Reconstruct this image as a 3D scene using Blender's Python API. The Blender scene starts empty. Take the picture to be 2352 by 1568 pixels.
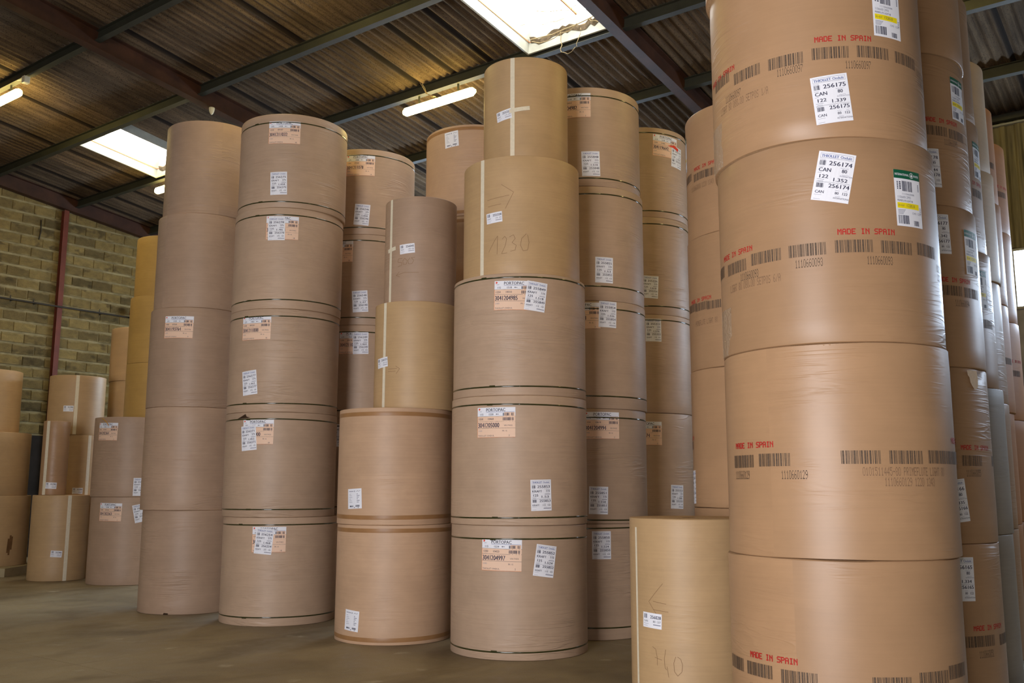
import bpy, math, random
from mathutils import Matrix, Vector
S = bpy.context.scene
COL = S.collection
rnd = random.Random(7)
R_ = math.radians

def lin(r, g, b, a=1.0):
    f = lambda c: (c/255.0)/12.92 if c/255.0 <= 0.04045 else ((c/255.0+0.055)/1.055)**2.4
    return (f(r), f(g), f(b), a)

# ------------------------------------------------------------------ camera
cam = bpy.data.cameras.new('camera')
cam.sensor_fit = 'HORIZONTAL'; cam.sensor_width = 36.0
cam.lens = 2169.0*36.0/2352.0
cam.clip_end = 200
camo = bpy.data.objects.new('camera', cam); COL.objects.link(camo)
camo.matrix_world = (Matrix.Translation((0, 0, 1.62)) @ Matrix.Rotation(R_(90+8.746), 4, 'X')
                     @ Matrix.Rotation(R_(0.09), 4, 'Z'))
S.camera = camo

# ------------------------------------------------------------------ hall frame (u along the gable, v along the ridge)
TH = R_(90-36.64)
HALL = Matrix.Rotation(TH, 4, 'Z')
SL = math.tan(R_(6.82))
SLA = R_(6.82)
V_GAB, U_EAVE, U_BACK, V_BACK = 21.48, 16.7, -7.0, -9.0

# ------------------------------------------------------------------ world, exposure, big lights
w = bpy.data.worlds.new('world'); S.world = w; w.use_nodes = True
bg = w.node_tree.nodes['Background']
bg.inputs[0].default_value = (0.75, 0.85, 1.0, 1); bg.inputs[1].default_value = 0.6
S.view_settings.view_transform = 'Standard'
S.view_settings.look = 'None'
S.view_settings.gamma = 1.0
S.view_settings.use_curve_mapping = False
S.view_settings.exposure = 0.0
S.cycles.use_denoising = True
S.cycles.max_bounces = 6
S.cycles.diffuse_bounces = 4
S.cycles.glossy_bounces = 3
S.cycles.sample_clamp_indirect = 6.0

FLASH_W, DOOR_FILL_W, WINDOW_L, SKY_L, TUBE_L = 160.0, 1400.0, 40.0, 11.0, 62.0

fl = bpy.data.lights.new('camera_flash', 'POINT'); fl.energy = FLASH_W; fl.shadow_soft_size = 0.05
fl.color = (1.0, 0.96, 0.96)
flo = bpy.data.objects.new('camera_flash', fl); COL.objects.link(flo); flo.location = (0.0, 0.03, 1.76)

# daylight fill added behind the camera, from an assumed loading door out of view
dl = bpy.data.lights.new('door_daylight', 'AREA'); dl.shape = 'RECTANGLE'; dl.size = 5.0; dl.size_y = 4.4
dl.energy = DOOR_FILL_W; dl.color = (1.0, 0.97, 1.0)
dlo = bpy.data.objects.new('door_daylight', dl); COL.objects.link(dlo)
dlo.matrix_world = HALL @ Matrix.Translation((U_BACK+0.05, 1.2, 2.3)) @ Matrix.Rotation(R_(-90), 4, 'Y') @ Matrix.Rotation(R_(90), 4, 'Z')

# ------------------------------------------------------------------ material helpers
def nodes(name):
    m = bpy.data.materials.new(name); m.use_nodes = True
    nt = m.node_tree
    return m, nt, nt.nodes['Principled BSDF']
def N(nt, typ, **kw):
    n = nt.nodes.new(typ)
    for k, v in kw.items():
        if k.startswith('i_'):
            key = k[2:]
            n.inputs[int(key) if key.isdigit() else key].default_value = v
        else: setattr(n, k, v)
    return n
def ramp(nt, stops, fac):
    r = N(nt, 'ShaderNodeValToRGB')
    e = r.color_ramp.elements
    while len(e) < len(stops): e.new(0.5)
    for q, (p, c) in zip(e, stops):
        q.position = p; q.color = c if len(c) == 4 else (*c, 1)
    nt.links.new(fac, r.inputs[0]); return r
def noise(nt, scale, detail=3.0, rough=0.55, dist=0.0, mapscale=None, coord='Object'):
    tc = N(nt, 'ShaderNodeTexCoord')
    out = tc.outputs[coord]
    if mapscale:
        mp = N(nt, 'ShaderNodeMapping'); mp.inputs['Scale'].default_value = mapscale
        oi = N(nt, 'ShaderNodeObjectInfo')
        ad = N(nt, 'ShaderNodeVectorMath', operation='ADD')
        sc = N(nt, 'ShaderNodeVectorMath', operation='SCALE'); sc.inputs['Scale'].default_value = 1.0
        cmb = N(nt, 'ShaderNodeCombineXYZ')
        mul = N(nt, 'ShaderNodeMath', operation='MULTIPLY'); mul.inputs[1].default_value = 37.0
        nt.links.new(oi.outputs['Random'], mul.inputs[0])
        for i in range(3): nt.links.new(mul.outputs[0], cmb.inputs[i])
        nt.links.new(out, mp.inputs[0]); nt.links.new(mp.outputs[0], ad.inputs[0]); nt.links.new(cmb.outputs[0], ad.inputs[1])
        out = ad.outputs[0]
    n = N(nt, 'ShaderNodeTexNoise', i_Scale=scale, i_Detail=detail, i_Roughness=rough, i_Distortion=dist)
    nt.links.new(out, n.inputs['Vector']); return n.outputs['Fac']
def mixc(nt, fac, a, b, mode='MIX'):
    m = N(nt, 'ShaderNodeMix', data_type='RGBA', blend_type=mode)
    for s, x in ((m.inputs[0], fac), (m.inputs[6], a), (m.inputs[7], b)):
        if isinstance(x, (int, float, tuple)): s.default_value = x
        else: nt.links.new(x, s)
    return m.outputs[2]
def mth(nt, op, a, b=0.0):
    m = N(nt, 'ShaderNodeMath', operation=op)
    for s, x in ((m.inputs[0], a), (m.inputs[1], b)):
        if isinstance(x, (int, float)): s.default_value = x
        else: nt.links.new(x, s)
    return m.outputs[0]
def simple(name, col, rough=0.6, spec=0.4, metal=0.0, var=0.0, vscale=8.0):
    m, nt, b = nodes(name)
    b.inputs['Base Color'].default_value = col
    b.inputs['Roughness'].default_value = rough
    b.inputs['Specular IOR Level'].default_value = spec
    b.inputs['Metallic'].default_value = metal
    if var:
        f = noise(nt, vscale, 4, 0.6)
        dk = tuple(c*(1-var) for c in col[:3])+(1,)
        lt = tuple(min(1, c*(1+var)) for c in col[:3])+(1,)
        nt.links.new(ramp(nt, [(0.3, dk), (0.7, lt)], f).outputs[0], b.inputs['Base Color'])
    return m
def emit(name, col, strength):
    m, nt, b = nodes(name)
    b.inputs['Base Color'].default_value = (0.8, 0.8, 0.8, 1)
    b.inputs['Emission Color'].default_value = col
    b.inputs['Emission Strength'].default_value = strength
    return m
def kraft(name, col, var=0.10, rough=0.5, wrinkle=0.25, spec=0.45):
    m, nt, b = nodes(name)
    c = col[:3]
    streak = noise(nt, 1.0, 4, 0.65, 0, (1.5, 1.5, 70))
    mott = noise(nt, 1.0, 4, 0.6, 0.3, (5, 5, 7))
    broad = noise(nt, 1.0, 2, 0.5, 0, (1.1, 1.1, 2.2))
    k1 = tuple(x*(1-var) for x in c)+(1,); k2 = tuple(min(1, x*(1+var)) for x in c)+(1,)
    a = ramp(nt, [(0.25, k1), (0.75, k2)], streak).outputs[0]
    a = mixc(nt, 0.5, a, ramp(nt, [(0.3, k1), (0.7, k2)], mott).outputs[0])
    oi = N(nt, 'ShaderNodeObjectInfo')
    br = mth(nt, 'MULTIPLY_ADD', oi.outputs['Random'], 0.10); nt.nodes[-1].inputs[2].default_value = 0.90
    br2 = mth(nt, 'MULTIPLY_ADD', broad, 0.24); nt.nodes[-1].inputs[2].default_value = 0.88
    br = mth(nt, 'MULTIPLY', br, br2)
    cc = N(nt, 'ShaderNodeCombineColor')
    for i in range(3): nt.links.new(br, cc.inputs[i])
    a = mixc(nt, 1.0, a, cc.outputs[0], 'MULTIPLY')
    nt.links.new(a, b.inputs['Base Color'])
    b.inputs['Roughness'].default_value = rough
    b.inputs['Specular IOR Level'].default_value = spec
    # wrinkles: long horizontal creases
    wn = noise(nt, 1.0, 2, 0.5, 1.2, (1.1, 1.1, 13))
    cre = ramp(nt, [(0.40, (0, 0, 0)), (0.47, (1, 1, 1)), (0.50, (1, 1, 1)), (0.57, (0, 0, 0))], wn).outputs[0]
    patch = ramp(nt, [(0.5, (0, 0, 0)), (0.68, (1, 1, 1))], noise(nt, 1.0, 2, 0.5, 0, (1.6, 1.6, 2.0))).outputs[0]
    cre = mth(nt, 'MULTIPLY', cre, patch)
    bp = N(nt, 'ShaderNodeBump', i_Strength=wrinkle, i_Distance=0.006)
    nt.links.new(cre, bp.inputs['Height'])
    bp2 = N(nt, 'ShaderNodeBump', i_Strength=0.12, i_Distance=0.0015)
    nt.links.new(streak, bp2.inputs['Height']); nt.links.new(bp.outputs[0], bp2.inputs['Normal'])
    nt.links.new(bp2.outputs[0], b.inputs['Normal'])
    return m

M = {}
M['kraft_pink'] = kraft('kraft_wrapper', lin(183, 156, 131), wrinkle=0.7)
M['kraft_plain'] = kraft('kraft_plain', lin(176, 148, 124), wrinkle=0.7)
M['kraft_peach'] = kraft('kraft_peach', lin(194, 160, 129), wrinkle=0.3)
M['kraft_gold'] = kraft('kraft_gold', lin(188, 156, 114), wrinkle=0.15)
M['flute'] = kraft('fluting_brown', lin(172, 136, 101), var=0.07, rough=0.42, wrinkle=0.3)
M['pale'] = kraft('pale_kraft', lin(205, 176, 140), wrinkle=0.2)
M['grey'] = kraft('grey_wrapper', lin(150, 138, 122), wrinkle=0.1)
M['orange'] = kraft('orange_kraft', lin(178, 122, 74), wrinkle=0.15)
M['yellow'] = kraft('yellow_kraft', lin(190, 154, 88), wrinkle=0.2)
M['end'] = simple('paper_edge', lin(190, 160, 125), 0.8, 0.2, var=0.15, vscale=40)
M['core'] = simple('core_board', lin(120, 92, 66), 0.8, 0.2)
M['white'] = simple('label_white', lin(236, 238, 246), 0.55, 0.3)
M['cream'] = simple('tape_cream', lin(224, 214, 190), 0.6, 0.3, var=0.06, vscale=30)
M['orangep'] = simple('label_orange', lin(236, 202, 176), 0.55, 0.3)
M['orange2'] = simple('label_orange_edge', lin(240, 172, 130), 0.55, 0.3)
M['ink'] = simple('ink_navy', lin(52, 52, 76), 0.6, 0.2)
M['ink2'] = simple('ink_grey', lin(130, 132, 150), 0.6, 0.2)
M['blue'] = simple('ink_blue', lin(80, 100, 160), 0.6, 0.2)
M['print'] = simple('roll_print', lin(96, 80, 66), 0.6, 0.2, var=0.25, vscale=120)
M['printlt'] = simple('roll_print_faint', lin(134, 106, 82), 0.6, 0.2, var=0.2, vscale=120)
M['red'] = simple('roll_print_red', lin(178, 46, 42), 0.6, 0.2, var=0.12, vscale=120)
M['green'] = simple('header_green', lin(20, 92, 64), 0.5, 0.3)
M['hl'] = simple('highlight_yellow', lin(246, 226, 24), 0.55, 0.3)
M['strap'] = simple('strap_dark', lin(54, 54, 28), 0.13, 0.8)
M['btape'] = simple('brown_tape', lin(156, 116, 76), 0.38, 0.3, var=0.08)
M['pencil'] = simple('pencil', lin(140, 110, 80), 0.7, 0.2)
M['stain'] = simple('red_stain', lin(226, 72, 40), 0.6, 0.2)
M['fray'] = simple('torn_paper', lin(226, 206, 182), 0.8, 0.2, var=0.06, vscale=40)
M['dark'] = simple('dark_gap', lin(60, 44, 32), 0.9, 0.1)

# ------------------------------------------------------------------ object helpers
def link(o, parent=None):
    COL.objects.link(o)
    if parent is not None: o.parent = parent
    return o
def mesh(name, verts, faces, mats, idx=None, smooth=False):
    me = bpy.data.meshes.new(name)
    me.from_pydata([tuple(v) for v in verts], [], faces)
    for mm in (mats if isinstance(mats, (list, tuple)) else [mats]): me.materials.append(mm)
    if idx: me.polygons.foreach_set('material_index', idx)
    if smooth: me.polygons.foreach_set('use_smooth', [True]*len(me.polygons))
    me.update(); return me
def obj(name, me, parent=None, mw=None):
    o = bpy.data.objects.new(name, me); link(o, parent)
    if mw is not None: o.matrix_basis = mw
    return o
def tag(o, label, cat, group=None):
    o['label'] = label; o['category'] = cat
    if group: o['group'] = group
    return o
def struct(o, label=None):
    o['kind'] = 'structure'
    if label: o['label'] = label
    return o
class MB:
    def __init__(s): s.v = []; s.f = []; s.i = []
    def quad(s, a, b, c, d, mi=0):
        n = len(s.v); s.v += [a, b, c, d]; s.f.append((n, n+1, n+2, n+3)); s.i.append(mi)
    def box(s, x0, x1, y0, y1, z0, z1, mi=0, tf=None):
        n = len(s.v)
        p = [(x, y, z) for z in (z0, z1) for y in (y0, y1) for x in (x0, x1)]
        if tf: p = [tf(*q) for q in p]
        s.v += p
        for f in ((0, 2, 3, 1), (4, 5, 7, 6), (0, 1, 5, 4), (2, 6, 7, 3), (0, 4, 6, 2), (1, 3, 7, 5)):
            s.f.append(tuple(n+k for k in f)); s.i.append(mi)
    def bevbox(s, x0, x1, y0, y1, z0, z1, b, mi=0):
        # box with chamfered edges on the front (-y) face
        n = len(s.v)
        s.v += [(x0, y1, z0), (x1, y1, z0), (x1, y1, z1), (x0, y1, z1),
                (x0, y0+b, z0), (x1, y0+b, z0), (x1, y0+b, z1), (x0, y0+b, z1),
                (x0+b, y0, z0+b), (x1-b, y0, z0+b), (x1-b, y0, z1-b), (x0+b, y0, z1-b)]
        for f in ((0, 3, 2, 1), (8, 9, 10, 11), (4, 5, 9, 8), (5, 6, 10, 9), (6, 7, 11, 10), (7, 4, 8, 11),
                  (0, 1, 5, 4), (1, 2, 6, 5), (2, 3, 7, 6), (3, 0, 4, 7)):
            s.f.append(tuple(n+k for k in f)); s.i.append(mi)
    def tube(s, pts, rad, seg=6, mi=0):
        base = len(s.v); pts = [Vector(p) for p in pts]
        for k, p in enumerate(pts):
            d = (pts[min(k+1, len(pts)-1)]-pts[max(k-1, 0)]).normalized()
            a = d.orthogonal().normalized() if abs(d.z) > 0.9 else d.cross(Vector((0, 0, 1))).normalized()
            c = d.cross(a)
            for j in range(seg):
                t = 2*math.pi*j/seg
                s.v.append(tuple(p+(a*math.cos(t)+c*math.sin(t))*rad))
        for k in range(len(pts)-1):
            for j in range(seg):
                j2 = (j+1) % seg
                s.f.append((base+k*seg+j, base+k*seg+j2, base+(k+1)*seg+j2, base+(k+1)*seg+j)); s.i.append(mi)
        s.f.append(tuple(base+j for j in range(seg-1, -1, -1))); s.i.append(mi)
        e = base+(len(pts)-1)*seg
        s.f.append(tuple(e+j for j in range(seg))); s.i.append(mi)
    def build(s, name, mats, smooth=False): return mesh(name, s.v, s.f, mats, s.i, smooth)

# ------------------------------------------------------------------ lettering
CH = {}
def load_chars():
    chars = "ABCDEFGHIJKLMNOPQRSTUVWXYZ0123456789.-/é" + "abcdefghijklmnopqrstuvwxyz"
    tmp = []
    for c in dict.fromkeys(chars):
        for body in (c, c+c):
            cu = bpy.data.curves.new('glyph', 'FONT'); cu.body = body; cu.size = 1.0; cu.resolution_u = 2
            o = bpy.data.objects.new('glyph', cu); COL.objects.link(o); tmp.append((c, body, o))
    dg = bpy.context.evaluated_depsgraph_get(); dg.update()
    got = {}
    for c, body, o in tmp:
        me = o.evaluated_get(dg).to_mesh()
        vs = [(v.co.x, v.co.y) for v in me.vertices]; fs = [tuple(p.vertices) for p in me.polygons]
        got[(c, len(body))] = (vs, fs); o.evaluated_get(dg).to_mesh_clear()
    for c in dict.fromkeys(chars):
        v1, f1 = got[(c, 1)]; v2, _ = got[(c, 2)]
        adv = max(x for x, y in v2)-max(x for x, y in v1)
        CH[c] = (v1, f1, adv)
    for c, body, o in tmp:
        cu = o.data; bpy.data.objects.remove(o); bpy.data.curves.remove(cu)
    CH[' '] = ([], [], 0.32)
load_chars()
F57 = {'0': '0E11111111110E', '1': '040C040404040E', '2': '0E11010204081F', '3': '0E11010601110E', '4': '02060A121F0202',
       '5': '1F101E0101110E', '6': '0608101E11110E', '7': '1F010204080808', '8': '0E11110E11110E', '9': '0E11110F01020C',
       'M': '111B1515111111', 'A': '0E11111F111111', 'D': '1E11111111111E', 'E': '1F10101E10101F', 'I': '0E04040404040E',
       'N': '11191513111111', 'S': '0F10100E01011E', 'P': '1E11111E101010', 'R': '1E11111E141211', 'F': '1F10101E101010',
       'L': '1010101010101F', 'U': '1111111111110E', 'T': '1F040404040404', 'G': '0F10101713110F', 'H': '1111111F111111',
       'O': '0E11111111110E', '/': '01010204081010', '.': '00000000000C0C', '-': '0000001F000000', ' ': '00000000000000'}

class Flat:
    """2-D artwork in metres, x right, y up; later wrapped on a roll."""
    def __init__(s): s.v = []; s.f = []; s.i = []
    def rect(s, x0, x1, y0, y1, mi, step=0.03):
        n = max(1, int(math.ceil((x1-x0)/step))); b = len(s.v)
        for k in range(n+1):
            x = x0+(x1-x0)*k/n; s.v += [(x, y0), (x, y1)]
        for k in range(n):
            s.f.append((b+2*k, b+2*k+2, b+2*k+3, b+2*k+1)); s.i.append(mi)
    def poly(s, pts, mi):
        b = len(s.v); s.v += list(pts); s.f.append(tuple(range(b, b+len(pts)))); s.i.append(mi)
    def text(s, body, x, y, h, mi, width=None, anchor='l', bold=0.0):
        sc = h/0.70
        W = sum(CH[c][2] for c in body)*sc
        sx = 1.0
        if width: sx = width/W; W = width
        if anchor == 'c': x -= W/2
        if anchor == 'r': x -= W
        offs = [0.0] if not bold else [-bold*h, bold*h]
        cx = x
        for c in body:
            v, f, a = CH[c]
            for of in offs:
                b = len(s.v)
                s.v += [(cx+of+px*sc*sx, y+py*sc) for px, py in v]
                s.f += [tuple(b+k for k in q) for q in f]; s.i += [mi]*len(f)
            cx += a*sc*sx
    def dots(s, body, x, y, cw, h, mi, fill=0.86, anchor='c'):
        # dot-matrix printing, vertical runs of dots joined
        W = cw*len(body)
        if anchor == 'c': x -= W/2
        dx = cw/6.0; dy = h/7.0
        for c in body:
            rows = [int(F57[c][2*k:2*k+2], 16) for k in range(7)]
            for col in range(5):
                r = 0
                while r < 7:
                    if rows[r] >> (4-col) & 1:
                        r2 = r
                        while r2 < 7 and rows[r2] >> (4-col) & 1: r2 += 1
                        s.poly([(x+col*dx, y+h-r2*dy+dy*(1-fill)), (x+(col+fill)*dx, y+h-r2*dy+dy*(1-fill)),
                                (x+(col+fill)*dx, y+h-r*dy), (x+col*dx, y+h-r*dy)], mi)
                        r = r2
                    else: r += 1
            x += cw
    def bars(s, x0, x1, y0, y1, mi, seed=3, n=26):
        rr = random.Random(seed); ws = []
        for k in range(n): ws += [rr.choice((1, 1, 2, 3)), rr.choice((1, 1, 2))]
        T = sum(ws[:-1]); x = x0; u = (x1-x0)/T
        for k in range(n):
            s.rect(x, x+ws[2*k]*u, y0, y1, mi, 1); x += (ws[2*k]+ws[2*k+1])*u
    def wrap(s, r, phi0, z0, tilt, off):
        ct, st = math.cos(R_(tilt)), math.sin(R_(tilt)); out = []
        for a, b in s.v:
            x = a*ct+b*st; z = b*ct-a*st
            ph = R_(phi0)+x/r
            out.append(((r+off)*math.sin(ph), -(r+off)*math.cos(ph), z0+z))
        return out
def wrapped(name, fl, r, phi, z, tilt, off, mats, parent):
    me = mesh(name, fl.wrap(r, phi, z, tilt, off), fl.f, mats, fl.i)
    return obj(name, me, parent)
LM = [M['ink'], M['ink2'], M['blue'], M['orangep'], M['orange2'], M['red'], M['green'], M['hl'], M['white'], M['stain']]
INK, GR, BLU, ORG, OR2, RED, GRN, HL, WH, STN = range(10)

def sheet(w, h, nx=None):
    f = Flat(); f.rect(-w/2, w/2, -h/2, h/2, 0, w/10.0); return f
def art_store(kind, num, a, b, c):
    # A4 warehouse ticket; kind 'can' or 'kraft'
    f = Flat(); H = 0.1485; X = 0.105
    f.rect(-X+.012, X-.012, H-.040, H-.0385, GR); f.rect(-X+.012, X-.012, H-.012, H-.0105, GR)
    f.rect(-X+.012, -X+.0132, H-.040, H-.012, GR); f.rect(X-.0132, X-.012, H-.040, H-.012, GR)
    f.text('THIOLLET', -X+.018, H-.034, .0165, BLU, .098, bold=.04)
    f.text('Ondulé', -X+.124, H-.034, .0165, BLU, .066, bold=.02)
    f.rect(-X+.012, -X+.045, H-.049, H-.0475, GR)
    f.bars(-X+.014, -X+.048, H-.083, H-.054, INK, 5, 9)
    f.text(num, X-.012, H-.080, .0255, INK, .132, 'r', bold=.03)
    f.rect(-X+.012, -X+.04, H-.093, H-.0915, GR); f.rect(X-.075, X-.03, H-.092, H-.0905, GR)
    if kind == 'can':
        f.text('CAN', -X+.014, H-.121, .0225, INK, .072, bold=.03)
    else:
        f.text('KRAFT', -X+.014, H-.121, .020, INK, .098, bold=.03)
    f.text(a, X-.036 if kind == 'can' else X-.014, H-.118, .021, INK, None, 'r', bold=.03)
    f.rect(-X+.012, -X+.034, H-.130, H-.1285, GR)
    f.rect(X-.06, X-.022, H-.131, H-.1297, GR)
    f.text('INTERNATION' if kind == 'can' else 'SAICA', X-.001 if kind == 'can' else X-.012, H-.143, .0085, GR, .072 if kind == 'can' else .05, 'r') if kind == 'can' else f.rect(X-.07, X-.012, H-.142, H-.137, GR)
    f.text(b, -X+.018, H-.160, .021, INK, .058, bold=.03)
    f.text(c, X-.024, H-.174, .021, INK, .088, 'r', bold=.03)
    f.rect(-X+.014, -X+.055, H-.170, H-.168, GR); f.rect(-X+.018, -X+.05, H-.180, H-.178, GR)
    f.rect(-X+.012, X-.006, H-.184, H-.1828, INK)
    f.rect(-X+.012, -X+.05, H-.190, H-.1885, GR)
    f.bars(-X+.016, -X+.056, H-.218, H-.192, INK, 6, 9)
    f.text(num, X-.008, H-.214, .0235, INK, .118, 'r', bold=.03)
    f.text('CAN' if kind == 'can' else 'KRAFT', -X+.014, H-.252, .0165, INK, .052 if kind == 'can' else .068, bold=.02)
    f.rect(X-.085, X-.06, H-.228, H-.2267, GR); f.rect(X-.032, X-.016, H-.228, H-.2267, GR)
    f.text(a, X-.062, H-.251, .0155, INK, None, 'r', bold=.02)
    f.text(b, X-.012, H-.251, .0155, INK, None, 'r', bold=.02)
    f.rect(-X+.012, -X+.055, H-.263, H-.2617, GR); f.rect(X-.08, X-.05, H-.263, H-.2617, GR)
    if kind == 'can': f.text('INTERNATIONA', X-.001, H-.278, .010, INK, .088, 'r')
    else: f.rect(X-.085, X-.006, H-.277, H-.270, GR)
    f.rect(-X+.012, -X+.05, H-.288, H-.2865, GR)
    return f
def art_mill(a, b, c, d, serial, code, fr, n):
    # wide mill ticket: white head, orange body
    f = Flat(); X = .20; H = .1485
    f.rect(-X, X, -H, H-.088, ORG); f.rect(-X, -X+.004, -H, H-.088, OR2); f.rect(-X, X, -H, -H+.005, OR2)
    f.poly([(-X+.010, H-.014), (-X+.020, H-.007), (-X+.032, H-.012), (-X+.031, H-.020), (-X+.022, H-.028), (-X+.012, H-.030), (-X+.017, H-.020)], STN)
    f.rect(-X+.022, -X+.05, H-.040, H-.037, GR)
    f.text('PORTOPAC', .0, H-.040, .031, INK, .205, 'c', bold=.02)
    f.rect(-X+.10, X-.01, H-.048, H-.045, BLU)
    f.rect(X-.11, X-.006, -.010, H-.050, ORG)
    f.text(a, -X+.028, H-.078, .019, INK, None, bold=.02); f.text(b, -X+.125, H-.078, .019, INK, None, bold=.02)
    f.rect(X-.190, X-.165, H-.070, H-.066, INK); f.poly([(X-.197, H-.068), (X-.186, H-.061), (X-.186, H-.075)], INK)
    f.bars(X-.125, X-.06, H-.083, H-.056, INK, 8, 11); f.bars(X-.04, X-.018, H-.083, H-.056, INK, 9, 4)
    f.rect(-X, X, H-.089, H-.0865, INK)
    f.text(c, -X+.012, H-.123, .019, INK, None, bold=.02); f.text(d, -X+.115, H-.123, .019, INK, None, bold=.02)
    f.bars(X-.125, X-.045, H-.130, H-.100, INK, 10, 13); f.bars(X-.036, X-.018, H-.130, H-.100, INK, 11, 4)
    f.rect(-X, X, H-.140, H-.1375, INK)
    f.text(serial, -X+.006, H-.197, .046, INK, .235, bold=.03)
    f.text(code, X-.028, H-.185, .014, INK, .085, 'r')
    f.rect(-X, X, H-.206, H-.2035, INK)
    f.text('21005', -X+.010, H-.236, .013, GR); f.text(fr, X-.08, H-.238, .0145, INK, None, 'r')
    f.text('THIOLLET-ONDUL', -X+.008, H-.284, .0145, INK, .18); f.text(n, X-.066, H-.284, .0165, INK)
    return f
def art_inter(wt):
    # tall mill ticket with a green head and a yellow band
    f = Flat(); X = .105; H = .17
    f.rect(-X, X, H-.052, H, GRN)
    f.text('INTERNATIONAL', -X+.008, H-.034, .0135, WH, .108, bold=.02)
    f.text('PAPER', X-.010, H-.034, .0135, WH, .042, 'r', bold=.02)
    cx, cy = X-.072, H-.027
    ring = lambda q: [(cx+q*math.cos(k*math.pi/8), cy+q*math.sin(k*math.pi/8)) for k in range(16)]
    f.poly(ring(.017), WH); f.poly(ring(.0145), GRN)
    f.poly([(cx-.010, cy-.007), (cx, cy+.012), (cx+.010, cy-.007)], WH); f.rect(cx-.0015, cx+.0015, cy-.012, cy-.007, WH)
    f.bars(-X+.056, -X+.135, H-.128, H-.066, INK, 12, 16)
    for k in range(5): f.rect(-X+.018, -X+.026, H-.118+k*.010, H-.111+k*.010, INK); f.rect(-X+.034, -X+.046, H-.118+k*.010, H-.111+k*.010, INK)
    for k in range(5): f.rect(X-.024, X-.014, H-.118+k*.009, H-.112+k*.009, GR)
    f.text('1110660088', -X+.050, H-.150, .011, GR, .10)
    f.text('1106600 2993', -X+.014, H-.172, .015, GR, .105)
    f.text('PRIMEFLUTE LIGHT 80', -X+.014, H-.192, .012, INK, .12)
    f.rect(-X+.012, X-.026, H-.232, H-.198, HL)
    f.text('2021-03-07', -X+.016, H-.221, .012, INK, .048); f.text(wt, -X+.078, H-.222, .017, INK, .07)
    for k in range(4): f.rect(-X+.014, -X+.07-.006*k, H-.243-k*.008, H-.240-k*.008, GR)
    f.text('1343', X-.09, H-.262, .013, GR); f.text('1220', X-.045, H-.262, .013, GR)
    for k in range(4): f.rect(X-.02, X-.006, H-.222-k*.010, H-.218-k*.010, GR)
    f.bars(-X+.014, -X+.092, H-.326, H-.274, INK, 13, 16)
    f.bars(X-.078, X-.034, H-.330, H-.300, INK, 14, 9)
    return f
def art_small(num, q, t):
    f = Flat(); X = .09; H = .055
    f.bars(-X+.012, -X+.042, .012, .044, INK, 15, 8)
    f.text(num, X-.006, .014, .024, INK, .098, 'r', bold=.03)
    f.text(q, -X+.010, -.014, .014, INK, .044); f.text(t, X-.008, -.014, .016, INK, .07, 'r')
    f.rect(-X+.010, -X+.06, -.028, -.026, GR); f.rect(X-.075, X-.008, -.032, -.026, GR); f.rect(-X+.012, -X+.05, -.042, -.040, GR)
    return f
def art_plain():
    f = Flat(); X = .10; H = .105
    f.rect(-X+.018, -.010, H-.030, H-.024, GR); f.rect(.0, .010, H-.034, H-.020, GR)
    for k in range(4): f.rect(.030+.014*k, .040+.014*k, H-.030+(k % 2)*.004, H-.026+(k % 2)*.004, INK)
    for k in range(6):
        f.rect(-X+.022, -X+.05+.010*(k % 3), H-.058-.017*k, H-.055-.017*k, GR)
        f.rect(.035, .050+.012*((k*2) % 3), H-.060-.017*k, H-.054-.017*k, GR)
    f.bars(-X+.030, -X+.085, -H+.018, -H+.034, INK, 16, 12); f.bars(.018, .072, -H+.018, -H+.038, INK, 17, 12)
    f.rect(.048, .056, -H+.006, -H+.014, INK); f.rect(-.006, .004, -H+.008, -H+.016, INK)
    return f

# ------------------------------------------------------------------ rolls
def roll_mesh(r, h, mat, seed, crimp=0.0, seg=96):
    rr = random.Random(seed); cr = 0.055
    prof = [(cr, 0.0), (r*.55, 0.0), (r-.008, 0.0), (r-.0022, .0022), (r-.0004, .008)]
    nz = 9
    for k in range(1, nz): prof.append((r+rr.uniform(-.0006, .0006), .012+(h-.024)*k/nz))
    prof += [(r-.0004, h-.008), (r-.0022, h-.0022), (r-.008, h), (r*.55, h), (cr, h)]
    ph = [rr.uniform(0, 6.28) for _ in range(6)]
    v = []; f = []; mi = []; n = len(prof)
    for j in range(seg):
        t = 2*math.pi*j/seg; st, ct = math.sin(t), -math.cos(t)
        wob = sum(math.sin(t*(k+2)+ph[k])/(k+1) for k in range(5))
        wob2 = sum(math.sin(t*(3*k+5)+ph[5-k])/(k+1) for k in range(4))
        for k, (a, z) in enumerate(prof):
            da = dz = 0.0
            if crimp and 2 <= k <= 4: da = crimp*(.35*wob2); dz = max(0, crimp*.5*wob) if k < 4 else 0
            if crimp and n-5 <= k <= n-3: da = crimp*(.35*wob); dz = -max(0, crimp*.5*wob2) if k > n-5 else 0
            v.append(((a+da)*st, (a+da)*ct, z+dz))
    for j in range(seg):
        j2 = (j+1) % seg
        for k in range(n-1):
            f.append((j*n+k, j2*n+k, j2*n+k+1, j*n+k+1)); mi.append(1 if (k < 2 or k >= n-3) else 0)
    return mesh('paper_roll', v, f, [mat, M['end']], mi, True)
_core = {}
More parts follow.
